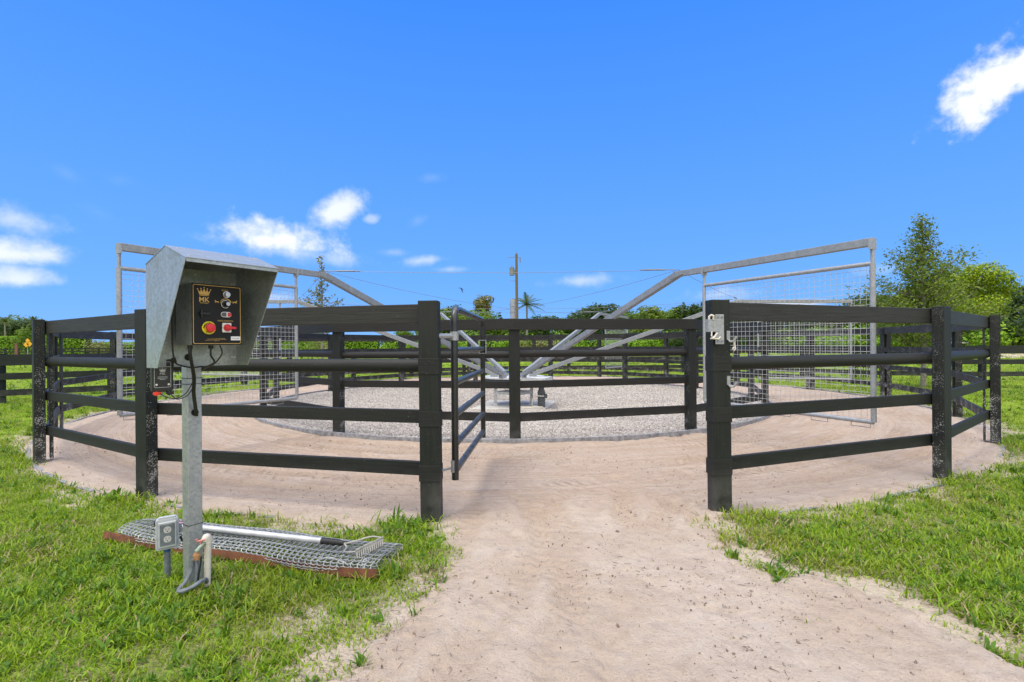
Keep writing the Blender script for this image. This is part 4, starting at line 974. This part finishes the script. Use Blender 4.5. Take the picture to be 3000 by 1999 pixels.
def conifer(name, label, loc, H, W, n, size, mat, tiers=14, lo=.1, bark='bark', cat='tree', seed=1, ragged=.25):
    random.seed(seed); root = thing(name, label, cat, loc); L = Vector(loc); t = MB(); t.tube([L-Zv*.1, L+Zv*(H*.5)+Vector((.03, 0, 0)), L+Zv*(H*.97)], [H*.012+.008, H*.008+.004, .004], 8)
    C = []; D = []
    for i in range(tiers):
        h = lo+(1-lo)*(i/tiers); rad = W/2*(1-(h-lo)/(1-lo))**1.15+.02*W; nb_ = 6 if i < tiers*.8 else 4
        for b in range(nb_):
            az = random.uniform(0, 2*PI); rr_ = rad*random.uniform(1-ragged*1.6, 1+ragged); s_ = L+Zv*(h*H); e = s_+Vector((math.cos(az)*rr_, math.sin(az)*rr_, rr_*random.uniform(.3, .8)))
            t.tube([s_, s_.lerp(e, .5)+Zv*.02*rr_, e], [.012*H/4, .008*H/4, .003], 5)
            k = max(3, int(n/(tiers*nb_)*rr_/(W*.28)))
            f = np.array([random.uniform(.18, 1.08) for _ in range(k)])[:, None]; pts = np.array(s_)[None]*(1-f)+np.array(e)[None]*f+rng.normal(0, .055*W*.6, (k, 3)); C.append(pts); D.append(rng.normal(0, .5, (k, 3)))
    t.build('trunk', bark, root, smooth=True); mesh_child('crown', leaves('crown', np.concatenate(C), np.concatenate(D), size, mat, .42), root); return root
conifer('young_oak', 'young oak with a pointed ragged crown standing at the right beyond the round fence', atg(2704, 12.5), hgt(2704, 632, 12.5), 2.8, 14000, .042, 'leaf_olive', 30, .20, 'palebark', seed=3, ragged=.35)
conifer('sapling', 'thin sparse bronze-leaved sapling behind the left arm of the walker', atg(943, 24), hgt(938, 744, 24), 1.9, 1700, .07, 'leaf_bronze', 17, .30, 'palebark', seed=9, ragged=.6)
conifer('norfolk_pine', 'tiny dark conifer spire on the skyline right of the middle', atg(2004, 110), hgt(2004, 878, 110), 3.2, 900, .25, 'leaf_dark', 9, .3, seed=5, ragged=.1)
conifer('small_conifer', 'small dark pointed tree on the skyline just left of the utility pole', atg(1465, 100), hgt(1465, 908, 100), 2.6, 700, .22, 'leaf_dark', 9, .3, seed=6, ragged=.2)
shrub('dark_bush', 'dark bush at the foot of the bronze sapling', 'leaf_mid', 1.8, 1, hgt(900, 884, 26), 500, .09, atg(902, 26), seed=8)
def hedge(px0, px1, Y, top, label, mat='leaf_hedge', name='clipped_hedge', n=6000):
    p, q = atg(px0, Y), atg(px1, Y); H = hgt((px0+px1)/2, top, Y); root = thing(name, label, 'hedge', (p+q)/2); L = q.x-p.x; dpt = 1.6
    C = np.stack([rng.uniform(p.x, q.x, n), Y+rng.uniform(-.5, .5, n)*dpt, rng.uniform(0, H, n)], 1); D = np.tile([0., -1, .3], (n, 1))
    face = rng.random(n); C[face < .55, 1] = Y-dpt/2+rng.normal(0, .1, (face < .55).sum()); topm = face > .75; C[topm, 2] = H+rng.normal(0, .07, topm.sum()); D[topm] = (0, 0, 1)
    mesh_child('foliage', leaves('foliage', C, D, .16, mat), root)
    mb = MB(); mb.box(((p.x+q.x)/2, Y, H*.46), (L, dpt*.6, H*.9)); mb.build('twigs', 'leaf_dark', root)
    return root
hedge(-260, 262, 78, 988, 'long clipped bright green hedge at the far left', n=9000)
shrub('grey_bush', 'dull grey-green bush growing into the hedge at the left', 'leaf_pale', 4, 2, hgt(290, 988, 76), 1100, .14, atg(292, 76), seed=14)
hedge(262, 700, 80, 1004, 'low green hedge behind the left side of the round fence', n=6000)
hedge(700, 1110, 76, 991, 'clipped bright hedge seen through the rails in the left middle', n=6500)
shrub('pale_bush', 'pale yellow-green bush between the two bright hedges', 'leaf_pale', 3, 2, hgt(1000, 986, 74), 900, .14, atg(940, 73), seed=15)
broad_tree('light_green_tree', 'small light green tree in front of the hedge, above the amber signs', 'leaf_mid', hgt(80, 958, 66), 3.6, 1500, .14, atg(75, 66), crown_lo=.3, nb=9, seed=41)
# ------------------------------------------------------------------ paddock fence and what stands beyond
pf = thing('paddock_fence', 'low black three-board paddock fence running across the grass beyond the round pen', 'fence', (0, 20.5, 0))
PL = [Vector(p+(0,)) for p in ((-15.5, 7.6), (-10.8, 10.5), (-9.4, 11.7), (-7.6, 17), (0, 20.6), (7, 20.4), (11.2, 15.0), (13.4, 14.2), (21, 14.0))]
for a, b in zip(PL[:-1], PL[1:]):
    k = max(1, round((b-a).length/2.1)); d = (b-a).normalized()
    for i in range(k):
        q = a.lerp(b, i/k); m2 = MB(); m2.box(q+Zv*.5, (.13, .13, 1.1)); m2.build('post', 'darkfence', pf)
        q2 = a.lerp(b, (i+1)/k); sd = d.cross(Zv)*.085
        for z0, z1 in ((.80, 1.03), (.50, .64), (.16, .29)):
            m2 = MB(); m2.beam(q+sd+Zv*((z0+z1)/2), q2+sd+Zv*((z0+z1)/2), .035, z1-z0); m2.build('rail', 'darkfence', pf)
q = PL[-1]; m2 = MB(); m2.box(q+Zv*.5, (.13, .13, 1.1)); m2.build('post', 'darkfence', pf)
ff = thing('far_fence', 'black board fence along the foot of the hedge at the far left', 'fence', atg(100, 72))
p, q = atg(-260, 71), atg(760, 71); k = 26
for i in range(k+1):
    c = p.lerp(q, i/k); m2 = MB(); m2.box(c+Zv*.65, (.16, .16, 1.3)); m2.build('post', 'darkfence', ff)
for z in (1.1, .7, .3):
    m2 = MB(); m2.beam(p+Zv*z-Vector((0, .1, 0)), q+Zv*z-Vector((0, .1, 0)), .05, .18); m2.build('rail', 'darkfence', ff)
ig = thing('iron_fence', 'short black iron picket fence in the grass right of the walker', 'fence', at(2545, 1100, 16))
p, q = atg(2490, 16.2), atg(2600, 15.8)
for z in (.12, .95): m2 = MB(); m2.beam(p+Zv*z, q+Zv*z, .025, .035); m2.build('rail', 'blackiron', ig)
for i in range(15):
    c = p.lerp(q, i/14); m2 = MB(); w_ = .05 if i in (2, 9) else .018; m2.box(c+Zv*.5, (w_, w_, 1.02 if w_ < .03 else 1.12)); m2.build('picket', 'blackiron', ig)
mb = MB(); mb.prism([Vector((29, 34, .02)), Vector((75, 34, .02)), Vector((75, 47, .02)), Vector((40, 47, .02))], (0, 0, .01)); tag(mb.build('arena', 'sand'), kind='structure')
af = thing('arena_rail', 'white rail fence along the pale riding arena at the far right', 'fence', (40, 48, 0))
for x in np.arange(41, 75, 3.0): m2 = MB(); m2.box((x, 48, .6), (.12, .12, 1.2)); m2.build('post', 'whitepl', af)
for z in (1.05, .6): m2 = MB(); m2.beam((41, 47.9, z), (74, 47.9, z), .05, .12); m2.build('rail', 'whitepl', af)
sp = thing('warning_sign', 'pair of amber diamond signs on a thin post before the hedge', 'sign', atg(81, 60))
g0 = atg(81, 60); mb = MB(); mb.tube([g0, g0+Zv*2.1], .035, 8); mb.build('post', 'galv_pale', sp)
for dx, py, s_ in ((-.18, 1010, .34), (.22, 1008, .34), (0, 998, .27)):
    c = at(81, py, 59.9-.04*(py == 998))+Vector((dx, 0, 0)); mb = MB(); mb.prism([c+Vector((s_, 0, 0)), c+Zv*s_, c-Vector((s_, 0, 0)), c-Zv*s_], (0, -.02, 0)); mb.build('sign_board', 'signyellow', sp)
g0 = atg(48, 60); mb = MB(); mb.box(g0+Zv*.9, (.32, .12, 1.8)); mb.box(g0+Zv*1.82, (.38, .16, .05)); tag(mb.build('board_post', 'brownpost'), 'short brown board post standing left of the amber signs', 'post')
# utility pole
UY = 56; up = thing('utility_pole', 'tall wooden utility pole with a grey transformer rising behind the walker', 'utility pole', atg(1515, UY))
g0 = atg(1515, UY); zt = hgt(1513, 744, UY); mb = MB(); mb.tube([g0, g0+Zv*zt], [.19, .135], 12); mb.build('pole', 'polewood', up, smooth=True)
zc = hgt(1500, 797, UY); c = g0+Vector((-.52, 0, zc-.4)); mb = MB(); mb.disc(c, Zv, .27, .8, 16); mb.disc(c+Zv*.8, Zv, .29, .06, 16)
for dx in (-.08, .1): mb.tube([c+Vector((dx, 0, .8)), c+Vector((dx, 0, 1.1))], .04, 8)
mb.box(c+Vector((.32, 0, .4)), (.2, .1, .5)); mb.build('transformer', 'steelgrey', up, smooth=True)
mb = MB(); mb.beam(g0+Zv*(zt-.35)+Vector((-.05, 0, 0)), g0+Zv*(zt-.45)+Vector((-1.0, 0, 0)), .05, .06); mb.tube([g0+Zv*(zt), g0+Zv*(zt+.25)], .03, 6); mb.tube([g0+Vector((.42, 0, zt-.4)), g0+Vector((.42, 0, zt-1.0))], .06, 8); mb.beam(g0+Vector((.1, 0, zt-.45)), g0+Vector((.45, 0, zt-.45)), .05, .05); mb.beam(g0+Zv*(zc-1.0)+Vector((-.8, 0, 0)), g0+Zv*(zc-1.05), .05, .05)
mb.build('crossarm', 'steelgrey', up)
# bird
bc = at(1352, 846, 28); bd = thing('bird', 'small dark bird flying left of the utility pole', 'bird', bc)
m2 = MB(); ax_ = Vector((-.75, 0, .45)).normalized(); m2.tube([bc-ax_*.11, bc-ax_*.06, bc, bc+ax_*.07, bc+ax_*.10], [.006, .02, .028, .02, .006], 8)
for sg, tipv in ((1, Vector((-.20, -.10, .04))), (-1, Vector((.08, .14, -.26)))):
    m2.prism([bc+ax_*.045, bc+tipv*.5+ax_*.05, bc+tipv, bc+tipv*.5-ax_*.03, bc-ax_*.035], (0, .006, .004))
m2.prism([bc-ax_*.10, bc-ax_*.16+Vector((0, .03, 0)), bc-ax_*.16-Vector((0, .03, 0))], (0, 0, .005)); m2.build('body', 'bird', bd)
# ------------------------------------------------------------------ grass, stones and litter (uncountable)
hid = bpy.data.collections.new('scatter_sources')
def src(name, me): o = bpy.data.objects.new(name, me); return o
def grass_mat():
    m, t = newmat('lawn grass'); g = geo(t); p = g.outputs['Position']; r = g.outputs['Random Per Island']
    ob = t.n('ShaderNodeObjectInfo').outputs['Random']
    n1 = t.noise(p, 1.1, 5, .65); n2 = t.noise(p, 4.0, 3)
    c = t.mix(r, (.12, .25, .008), (.33, .49, .018)); c = t.mix(t.ramp(ob, .3, 1, 0, .45), c, (.42, .52, .022))
    c = t.mix(t.ramp(n1, .47, .66, 0, .55), c, (.30, .32, .04))
    c = t.mix(t.m('MULTIPLY', t.m('GREATER_THAN', r, .89), .85), c, (.38, .31, .17))
    c = t.mix(t.ramp(n2, .58, .75, 0, .35), c, (.05, .12, .012))
    d = t.n('ShaderNodeBsdfPrincipled', None, Base_Color=c, Roughness=.5); d.inputs['Specular IOR Level'].default_value = .3
    tr = t.n('ShaderNodeBsdfTranslucent', None, Color=c); finish(t, t.n('ShaderNodeMixShader', None, i0=.4, i1=d.outputs[0], i2=tr.outputs[0])); return m
M['grass'] = grass_mat()
def clump(nb, hmax, spread, lean, wide=1.0, mt='grass'):
    vs = []; fs = []
    for i in range(nb):
        x, y = rng.normal(0, spread, 2); az = rng.uniform(0, 2*PI); ln = hmax*rng.uniform(.45, 1); le = lean*rng.uniform(.3, 1.4); d = np.array([math.cos(az), math.sin(az), 0]); s_ = np.array([-d[1], d[0], 0]); w_ = .0019*wide*rng.uniform(.6, 1.7)
        o = len(vs)
        for k, f in enumerate((0, .4, .75, 1.0)):
            c = np.array([x, y, -.006])+d*(ln*math.sin(min(1.4, le)*f)*f)+np.array([0, 0, ln*f*math.cos(min(1.4, le)*f*.9)]); ww = w_*(1.0, .95, .6, 0)[k]
            if k < 3: vs += [c-s_*ww, c+s_*ww]
            else: vs.append(c)
        fs += [(o, o+1, o+3, o+2), (o+2, o+3, o+5, o+4), (o+4, o+5, o+6)]
    me = bpy.data.meshes.new('grass_clump'); me.from_pydata([tuple(v) for v in vs], [], fs); me.materials.append(M[mt]); return me
M['straw'] = leafmat('dry thatch', (.30, .23, .12), (.46, .38, .22), .8, .2)
M['weed'] = leafmat('broad dark weed', (.06, .15, .012), (.14, .27, .02), .8, .35)
grass_src = [src('grass_clump', clump(16, .042, .032, 1.25)) for _ in range(5)]+[src('grass_clump', clump(9, .068, .022, .8)) for _ in range(2)]+[src('grass_clump', clump(12, .05, .04, 1.9, 1.0, 'straw')) for _ in range(2)]+[src('grass_clump', clump(9, .06, .016, 1.0, 2.3, 'weed')) for _ in range(2)]
def scatter(name, pts, rot, scl, sources, label=None, idx=None):
    me = bpy.data.meshes.new(name); me.vertices.add(len(pts)); me.vertices.foreach_set('co', np.ascontiguousarray(pts, np.float32).ravel())
    for nm, typ, val in (('rot', 'FLOAT_VECTOR', rot), ('scl', 'FLOAT_VECTOR', scl)):
        a = me.attributes.new(nm, typ, 'POINT'); a.data.foreach_set('vector', np.ascontiguousarray(val, np.float32).ravel())
    if idx is None: idx = rng.integers(0, len(sources), len(pts))
    a = me.attributes.new('idx', 'INT', 'POINT'); a.data.foreach_set('value', np.ascontiguousarray(idx, np.int32))
    o = bpy.data.objects.new(name, me); COL.objects.link(o); tag(o, kind='stuff'); 
    if label: o['label'] = label
    col = bpy.data.collections.new(name+'_sources')
    for i, s_ in enumerate(sources): s_.name = '%s_%02d' % (s_.name.split('.')[0], i); col.objects.link(s_)
    ng = bpy.data.node_groups.new(name, 'GeometryNodeTree')
    ng.interface.new_socket('Geometry', in_out='INPUT', socket_type='NodeSocketGeometry'); ng.interface.new_socket('Geometry', in_out='OUTPUT', socket_type='NodeSocketGeometry')
    N = ng.nodes; L = ng.links; gi, go = N.new('NodeGroupInput'), N.new('NodeGroupOutput'); ip = N.new('GeometryNodeInstanceOnPoints'); ci = N.new('GeometryNodeCollectionInfo')
    ci.inputs['Collection'].default_value = col; ci.inputs['Separate Children'].default_value = True; ci.inputs['Reset Children'].default_value = True; ip.inputs['Pick Instance'].default_value = True
    def attr(nm, dt): a = N.new('GeometryNodeInputNamedAttribute'); a.data_type = dt; a.inputs['Name'].default_value = nm; return [x for x in a.outputs if x.enabled][0]
    mp = N.new('GeometryNodeMeshToPoints'); L.new(gi.outputs[0], mp.inputs[0]); L.new(mp.outputs[0], ip.inputs['Points']); L.new(ci.outputs[0], ip.inputs['Instance'])
    e2r = N.new('FunctionNodeEulerToRotation'); L.new(attr('rot', 'FLOAT_VECTOR'), e2r.inputs[0]); L.new(e2r.outputs[0], ip.inputs['Rotation']); L.new(attr('scl', 'FLOAT_VECTOR'), ip.inputs['Scale']); L.new(attr('idx', 'INT'), ip.inputs['Instance Index']); L.new(ip.outputs[0], go.inputs[0])
    o.modifiers.new('scatter', 'NODES').node_group = ng; return o
def cand(n, y0, y1, k=1.08, pad=.8):
    y = np.sqrt(rng.uniform(max(y0, 0)**2, y1**2, n)) if y0 >= 0 else rng.uniform(y0, y1, n); x = rng.uniform(-1, 1, n)*(k*y+pad); return x, y
GP = []
for n, y0, y1, smul in ((36000, 1.0, 3.0, 1.0), (50000, 2.8, 6.2, 1.05), (36000, 6.0, 13, 1.35), (26000, 12.5, 30, 2.2), (12000, 29, 60, 4.0)):
    x, y = cand(n, y0, y1); r = np.hypot(x-CX, y-CY); s = path_s(x, y)+edge_noise(x, y); ro = r+edge_noise(x, y)*.45
    d_in = np.where(y < 3.75, -s+ragged(x, y), 9); d_ring = ro-7.56; dist = np.minimum(d_in, d_ring)
    bald = fbm(x, y, 1.6, 71)*.6+fbm(x, y, 6, 73)*.4
    keep = rng.random(n) < sstep(-.10, .38, dist)*(.16+.84*sstep(.36, .56, bald))
    keep |= (rng.random(n) < .16*sstep(-.75, -.05, dist)*sstep(.54, .62, fbm(x, y, 6, 77)))&(dist > -.8)
    wr_ = np.clip((x-.7)/.4, 0, 1)*np.clip((3.1-y)/.8, 0, 1); keep |= (rng.random(n) < .5*wr_*sstep(-.75, .1, dist)*sstep(.50, .60, fbm(x, y, 7, 113)))&(dist > -.75)
    keep &= (r > 7.42)
    sc = smul*(.62+.75*fbm(x, y, 1.9, 79))*rng.uniform(.7, 1.3, n)*np.where(np.abs(dist-.1) < .16, 1.12, 1.0)
    GP.append(np.stack([x, y, np.maximum(gz(x, y), -.03), sc, dist], 1)[keep])
for a in out_ang:                                        # taller tufts round the feet of the near posts
    if abs((a+180) % 360-180) < 70:
        o, t = radial(a); c = pol(OUT_R, a); k = 46
        for i in range(k):
            u, v = random.uniform(-.28, .28), random.uniform(.07, .25)
            if a in (out_ang[0],): u = abs(u) if random.random() < .85 else u
            if a == out_ang[-1]: u = -abs(u) if random.random() < .85 else u
            q = c+t*u+o*v; GP.append(np.array([[q.x, q.y, 0, random.uniform(.9, 2.1), .1]]))
GP = np.concatenate(GP); n = len(GP)
rot = np.stack([rng.normal(0, .12, n), rng.normal(0, .12, n), rng.uniform(0, 2*PI, n)], 1); sc = GP[:, 3:4]*np.ones((1, 3)); sc[:, 2] *= rng.uniform(.75, 1.2, n)
u_ = rng.random(n); idx = np.where(u_ < .86, rng.integers(0, 5, n), rng.integers(5, 7, n)); dr_ = sstep(.48, .66, fbm(GP[:, 0], GP[:, 1], 1.4, 95)*.6+fbm(GP[:, 0], GP[:, 1], 5, 97)*.4)
idx = np.where(rng.random(n) < .03+.24*dr_, rng.integers(7, 9, n), idx); idx = np.where(rng.random(n) < .05*(1+2*(fbm(GP[:, 0], GP[:, 1], 2.2, 99) > .56)), rng.integers(9, 11, n), idx)
scatter('grass', GP[:, :3], rot, sc, grass_src, 'bright green patchy lawn round the sand ring and path', idx)
def pebble(name, mat, seed, sub=1, rough=.28):
    bm = bmesh.new(); bmesh.ops.create_icosphere(bm, subdivisions=sub, radius=1); r_ = random.Random(seed); s3 = Vector((r_.uniform(.8, 1.3), r_.uniform(.6, 1), r_.uniform(.45, .8)))
    for v in bm.verts: v.co = Vector((v.co.x*s3.x, v.co.y*s3.y, v.co.z*s3.z))*r_.uniform(1-rough, 1+rough)
    me = bpy.data.meshes.new(name); bm.to_mesh(me); bm.free(); me.materials.append(M[mat]); return me
def stone_mat(name, a, b):
    m, t = newmat(name); ob = t.n('ShaderNodeObjectInfo').outputs['Random']; nz = t.noise(t.n('ShaderNodeTexCoord').outputs['Object'], 2.5, 3)
    c = t.mix(ob, a, b); c = t.mix(t.ramp(nz, .4, .7, 0, .3), c, (.40, .34, .29)); finish(t, t.n('ShaderNodeBsdfPrincipled', None, Base_Color=c, Roughness=.9)); return m
M['stone'] = stone_mat('limestone chips', (.34, .305, .275), (.60, .56, .52)); M['crumb'] = stone_mat('dark crumbs', (.10, .065, .045), (.34, .27, .22))
n = 90000; r = 4.93*np.sqrt(rng.random(n)); th = rng.uniform(0, 2*PI, n); x, y = CX+r*np.sin(th), CY-r*np.cos(th)
inpad = (y > cp[0].y-.05)&(y < cp[2].y)&(x > -.8)&(x < .95)
zz = grz(r)+(fbm(x, y, 2, 41)-.5)*.05*sstep(4.97, 4.5, r)+.004; keep = ~inpad
P = np.stack([x, y, zz], 1)[keep]; n = len(P); sz = rng.uniform(.008, .018, n)
scatter('gravel_stones', P, rng.uniform(0, 6.28, (n, 3)), sz[:, None]*np.ones((1, 3)), [src('stone', pebble('stone', 'stone', i)) for i in range(6)], 'pale crushed stones covering the circle round the turntable')
# crumbs, twigs and dry grass on the sand
def twig(seed):
    r_ = random.Random(seed); mb = MB(); L = r_.uniform(.02, .055); pts = [Vector((L*(i/4-.5), r_.uniform(-.004, .004), r_.uniform(0, .004))) for i in range(5)]; mb.tube(pts, [.0009, .0014, .0015, .0012, .0006], 5); return mb.mesh('twig', M['bark'])
lit = [src('crumb', pebble('crumb', 'crumb', 50+i)) for i in range(4)]+[src('twig', twig(i)) for i in range(5)]
x, y = cand(48000, 1.2, 6.2, 1.05, .2); s = path_s(x, y)+edge_noise(x, y); r = np.hypot(x-CX, y-CY)
ok = ((s > .02)&(y < 3.9))|((r < 7.4)&(r > 5.1)&(rng.random(len(x)) < .35)); cl = fbm(x, y, 2.2, 91); ok &= rng.random(len(x)) < sstep(.38, .66, cl)*.8+.10
x, y, s, r = x[ok], y[ok], s[ok], r[ok]; n = len(x)
xs_ = np.clip(s*.16-.008, -.05, .016)+(fbm(x, y, 2.5, 31)-.5)*.022*sstep(0, .4, s)+(fbm(x, y, 11, 33)-.5)*.014
z = np.where(r < 7.4, .006, xs_)
tw = rng.random(n) < .14; idx = np.where(tw, rng.integers(4, 9, n), rng.integers(0, 4, n))
sc = np.where(tw, rng.uniform(.3, .85, n), np.exp(rng.normal(-6.1, .55, n)))
rot = np.stack([np.where(tw, 0, rng.uniform(0, 6, n)), np.where(tw, 0, rng.uniform(0, 6, n)), rng.uniform(0, 6.28, n)], 1)
scatter('debris', np.stack([x, y, z+.002], 1), rot, sc[:, None]*np.ones((1, 3)), lit, 'dark crumbs and dry twigs scattered over the sandy path', idx)
# ------------------------------------------------------------------ sky and sun
SUN_EL, SUN_AZ = 68, 250          # azimuth clockwise from +Y, so the sun stands behind the camera, to the left
w = bpy.data.worlds.new('World'); S.world = w; w.use_nodes = True
t = NT(w.node_tree)
sky = t.n('ShaderNodeTexSky', {'sky_type': 'NISHITA', 'sun_disc': False, 'sun_elevation': math.radians(SUN_EL), 'sun_rotation': math.radians(SUN_AZ), 'air_density': 1.0, 'dust_density': .1, 'ozone_density': 3.0})
dirv = t.vm('NORMALIZE', t.n('ShaderNodeTexCoord').outputs['Generated'])
sx = t.n('ShaderNodeSeparateXYZ', None, Vector=dirv); el = t.m('ARCSINE', sx.outputs[2]); az = t.m('ARCTAN2', sx.outputs[0], sx.outputs[1])
blue = t.mix(t.ramp(el, 0.0, .62, smooth=False), (.125, .375, .89), (.034, .220, .84))
base = t.mix(.85, t.vm('SCALE', sky.outputs[0]), blue)
base.node.inputs[6].links[0].from_node.inputs[3].default_value = .08
az_el = t.n('ShaderNodeCombineXYZ', None, X=az, Y=el).outputs[0]
nA = t.noise(az_el, 13.0, 8, .6); nB = t.noise(az_el, 42.0, 5, .6)
wob = t.m('ADD', t.m('MULTIPLY', t.m('SUBTRACT', nA, .5), 2.3), t.m('MULTIPLY', t.m('SUBTRACT', nB, .5), .8))
total = None
def cloud(px, py, rx, ry, tilt, amt, soft=.55, flatbase=False):
    global total
    a, b = ray(px, py); A0, E0_ = math.atan(a), math.atan(b/math.sqrt(1+a*a)); kx = F/(math.cos(A0)**2)/1.0
    u = t.m('MULTIPLY', t.m('SUBTRACT', az, A0), F*(1+a*a)**.5/rx*1.0); v = t.m('MULTIPLY', t.m('SUBTRACT', el, E0_), F*(1+a*a)**.5/ry)
    c, s_ = math.cos(tilt), math.sin(tilt)
    asp = rx/ry
    uu = t.m('ADD', t.m('MULTIPLY', u, c), t.m('MULTIPLY', v, s_/asp)); vv = t.m('SUBTRACT', t.m('MULTIPLY', v, c), t.m('MULTIPLY', u, s_*asp))
    if flatbase: vv = t.m('MULTIPLY', vv, t.ramp(vv, -.3, .3, 1.7, 1.0))
    d = t.m('SQRT', t.m('ADD', t.m('MULTIPLY', uu, uu), t.m('MULTIPLY', vv, vv)))
    f = t.m('MULTIPLY', t.ramp(t.m('SUBTRACT', t.m('SUBTRACT', 1.0, d), t.m('MULTIPLY', wob, -.9)), 0, soft*1.55, smooth=True), amt)
    total = f if total is None else t.m('MAXIMUM', total, f)
cloud(2925, 245, 190, 95, .42, 1.0, .45); cloud(3030, 190, 170, 105, .45, 1.0, .45)
cloud(820, 708, 215, 80, -.08, .95, .6, True); cloud(850, 735, 290, 38, -.1, .45, .7)
cloud(990, 617, 120, 54, .5, .8, .7); cloud(1090, 642, 36, 18, .1, .35)
cloud(50, 640, 150, 60, -.15, .55, .8); cloud(70, 745, 180, 62, 0, .8, .75, True); cloud(45, 818, 160, 48, 0, .7, .75, True)
cloud(1250, 762, 85, 20, .1, .5, .8); cloud(1320, 790, 60, 14, 0, .3, .8); cloud(1700, 822, 160, 24, .05, .42, .9); cloud(820, 872, 80, 26, 0, .6, .8)
cloud(2110, 862, 140, 30, 0, .45, .9); cloud(2290, 890, 170, 14, 0, .7, .6); cloud(1225, 648, 40, 24, .5, .15, 1); cloud(1260, 522, 60, 18, .1, .12, 1)
cloud(195, 508, 60, 30, -.4, .07, 1.2); cloud(360, 530, 60, 26, 0, .07, 1.2); cloud(290, 625, 70, 26, -.3, .06, 1.2); cloud(2560, 790, 90, 24, 0, .2, .9); cloud(1150, 740, 60, 16, 0, .25, .9)
# unseen bright cloud deck, added overhead and behind the camera to soften the daylight
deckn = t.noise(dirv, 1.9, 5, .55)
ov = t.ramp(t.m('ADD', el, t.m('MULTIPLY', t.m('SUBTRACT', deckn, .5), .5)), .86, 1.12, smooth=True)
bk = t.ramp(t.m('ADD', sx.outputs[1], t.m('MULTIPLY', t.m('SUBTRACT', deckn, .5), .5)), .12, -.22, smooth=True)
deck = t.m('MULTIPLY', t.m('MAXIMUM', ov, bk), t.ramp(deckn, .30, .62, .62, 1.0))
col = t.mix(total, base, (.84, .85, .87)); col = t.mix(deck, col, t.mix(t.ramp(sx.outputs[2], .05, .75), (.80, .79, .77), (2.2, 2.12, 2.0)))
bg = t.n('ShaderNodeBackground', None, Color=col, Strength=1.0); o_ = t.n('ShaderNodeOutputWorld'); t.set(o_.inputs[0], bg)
sd = bpy.data.lights.new('sun', 'SUN'); so = bpy.data.objects.new('sun', sd); COL.objects.link(so); sd.energy = 1.5; sd.angle = math.radians(24); sd.color = (1, .95, .86)
az_, el_ = math.radians(SUN_AZ), math.radians(SUN_EL); dv = Vector((math.sin(az_)*math.cos(el_), math.cos(az_)*math.cos(el_), math.sin(el_)))
so.rotation_euler = dv.to_track_quat('Z', 'Y').to_euler(); so.location = (0, -4, 12)
vs_ = S.view_settings; vs_.view_transform = 'Standard'; vs_.look = 'None'; vs_.exposure = 0.42; vs_.gamma = 1.0
S.render.engine = 'CYCLES'; S.cycles.use_denoising = True; S.cycles.max_bounces = 6; S.cycles.transparent_max_bounces = 6
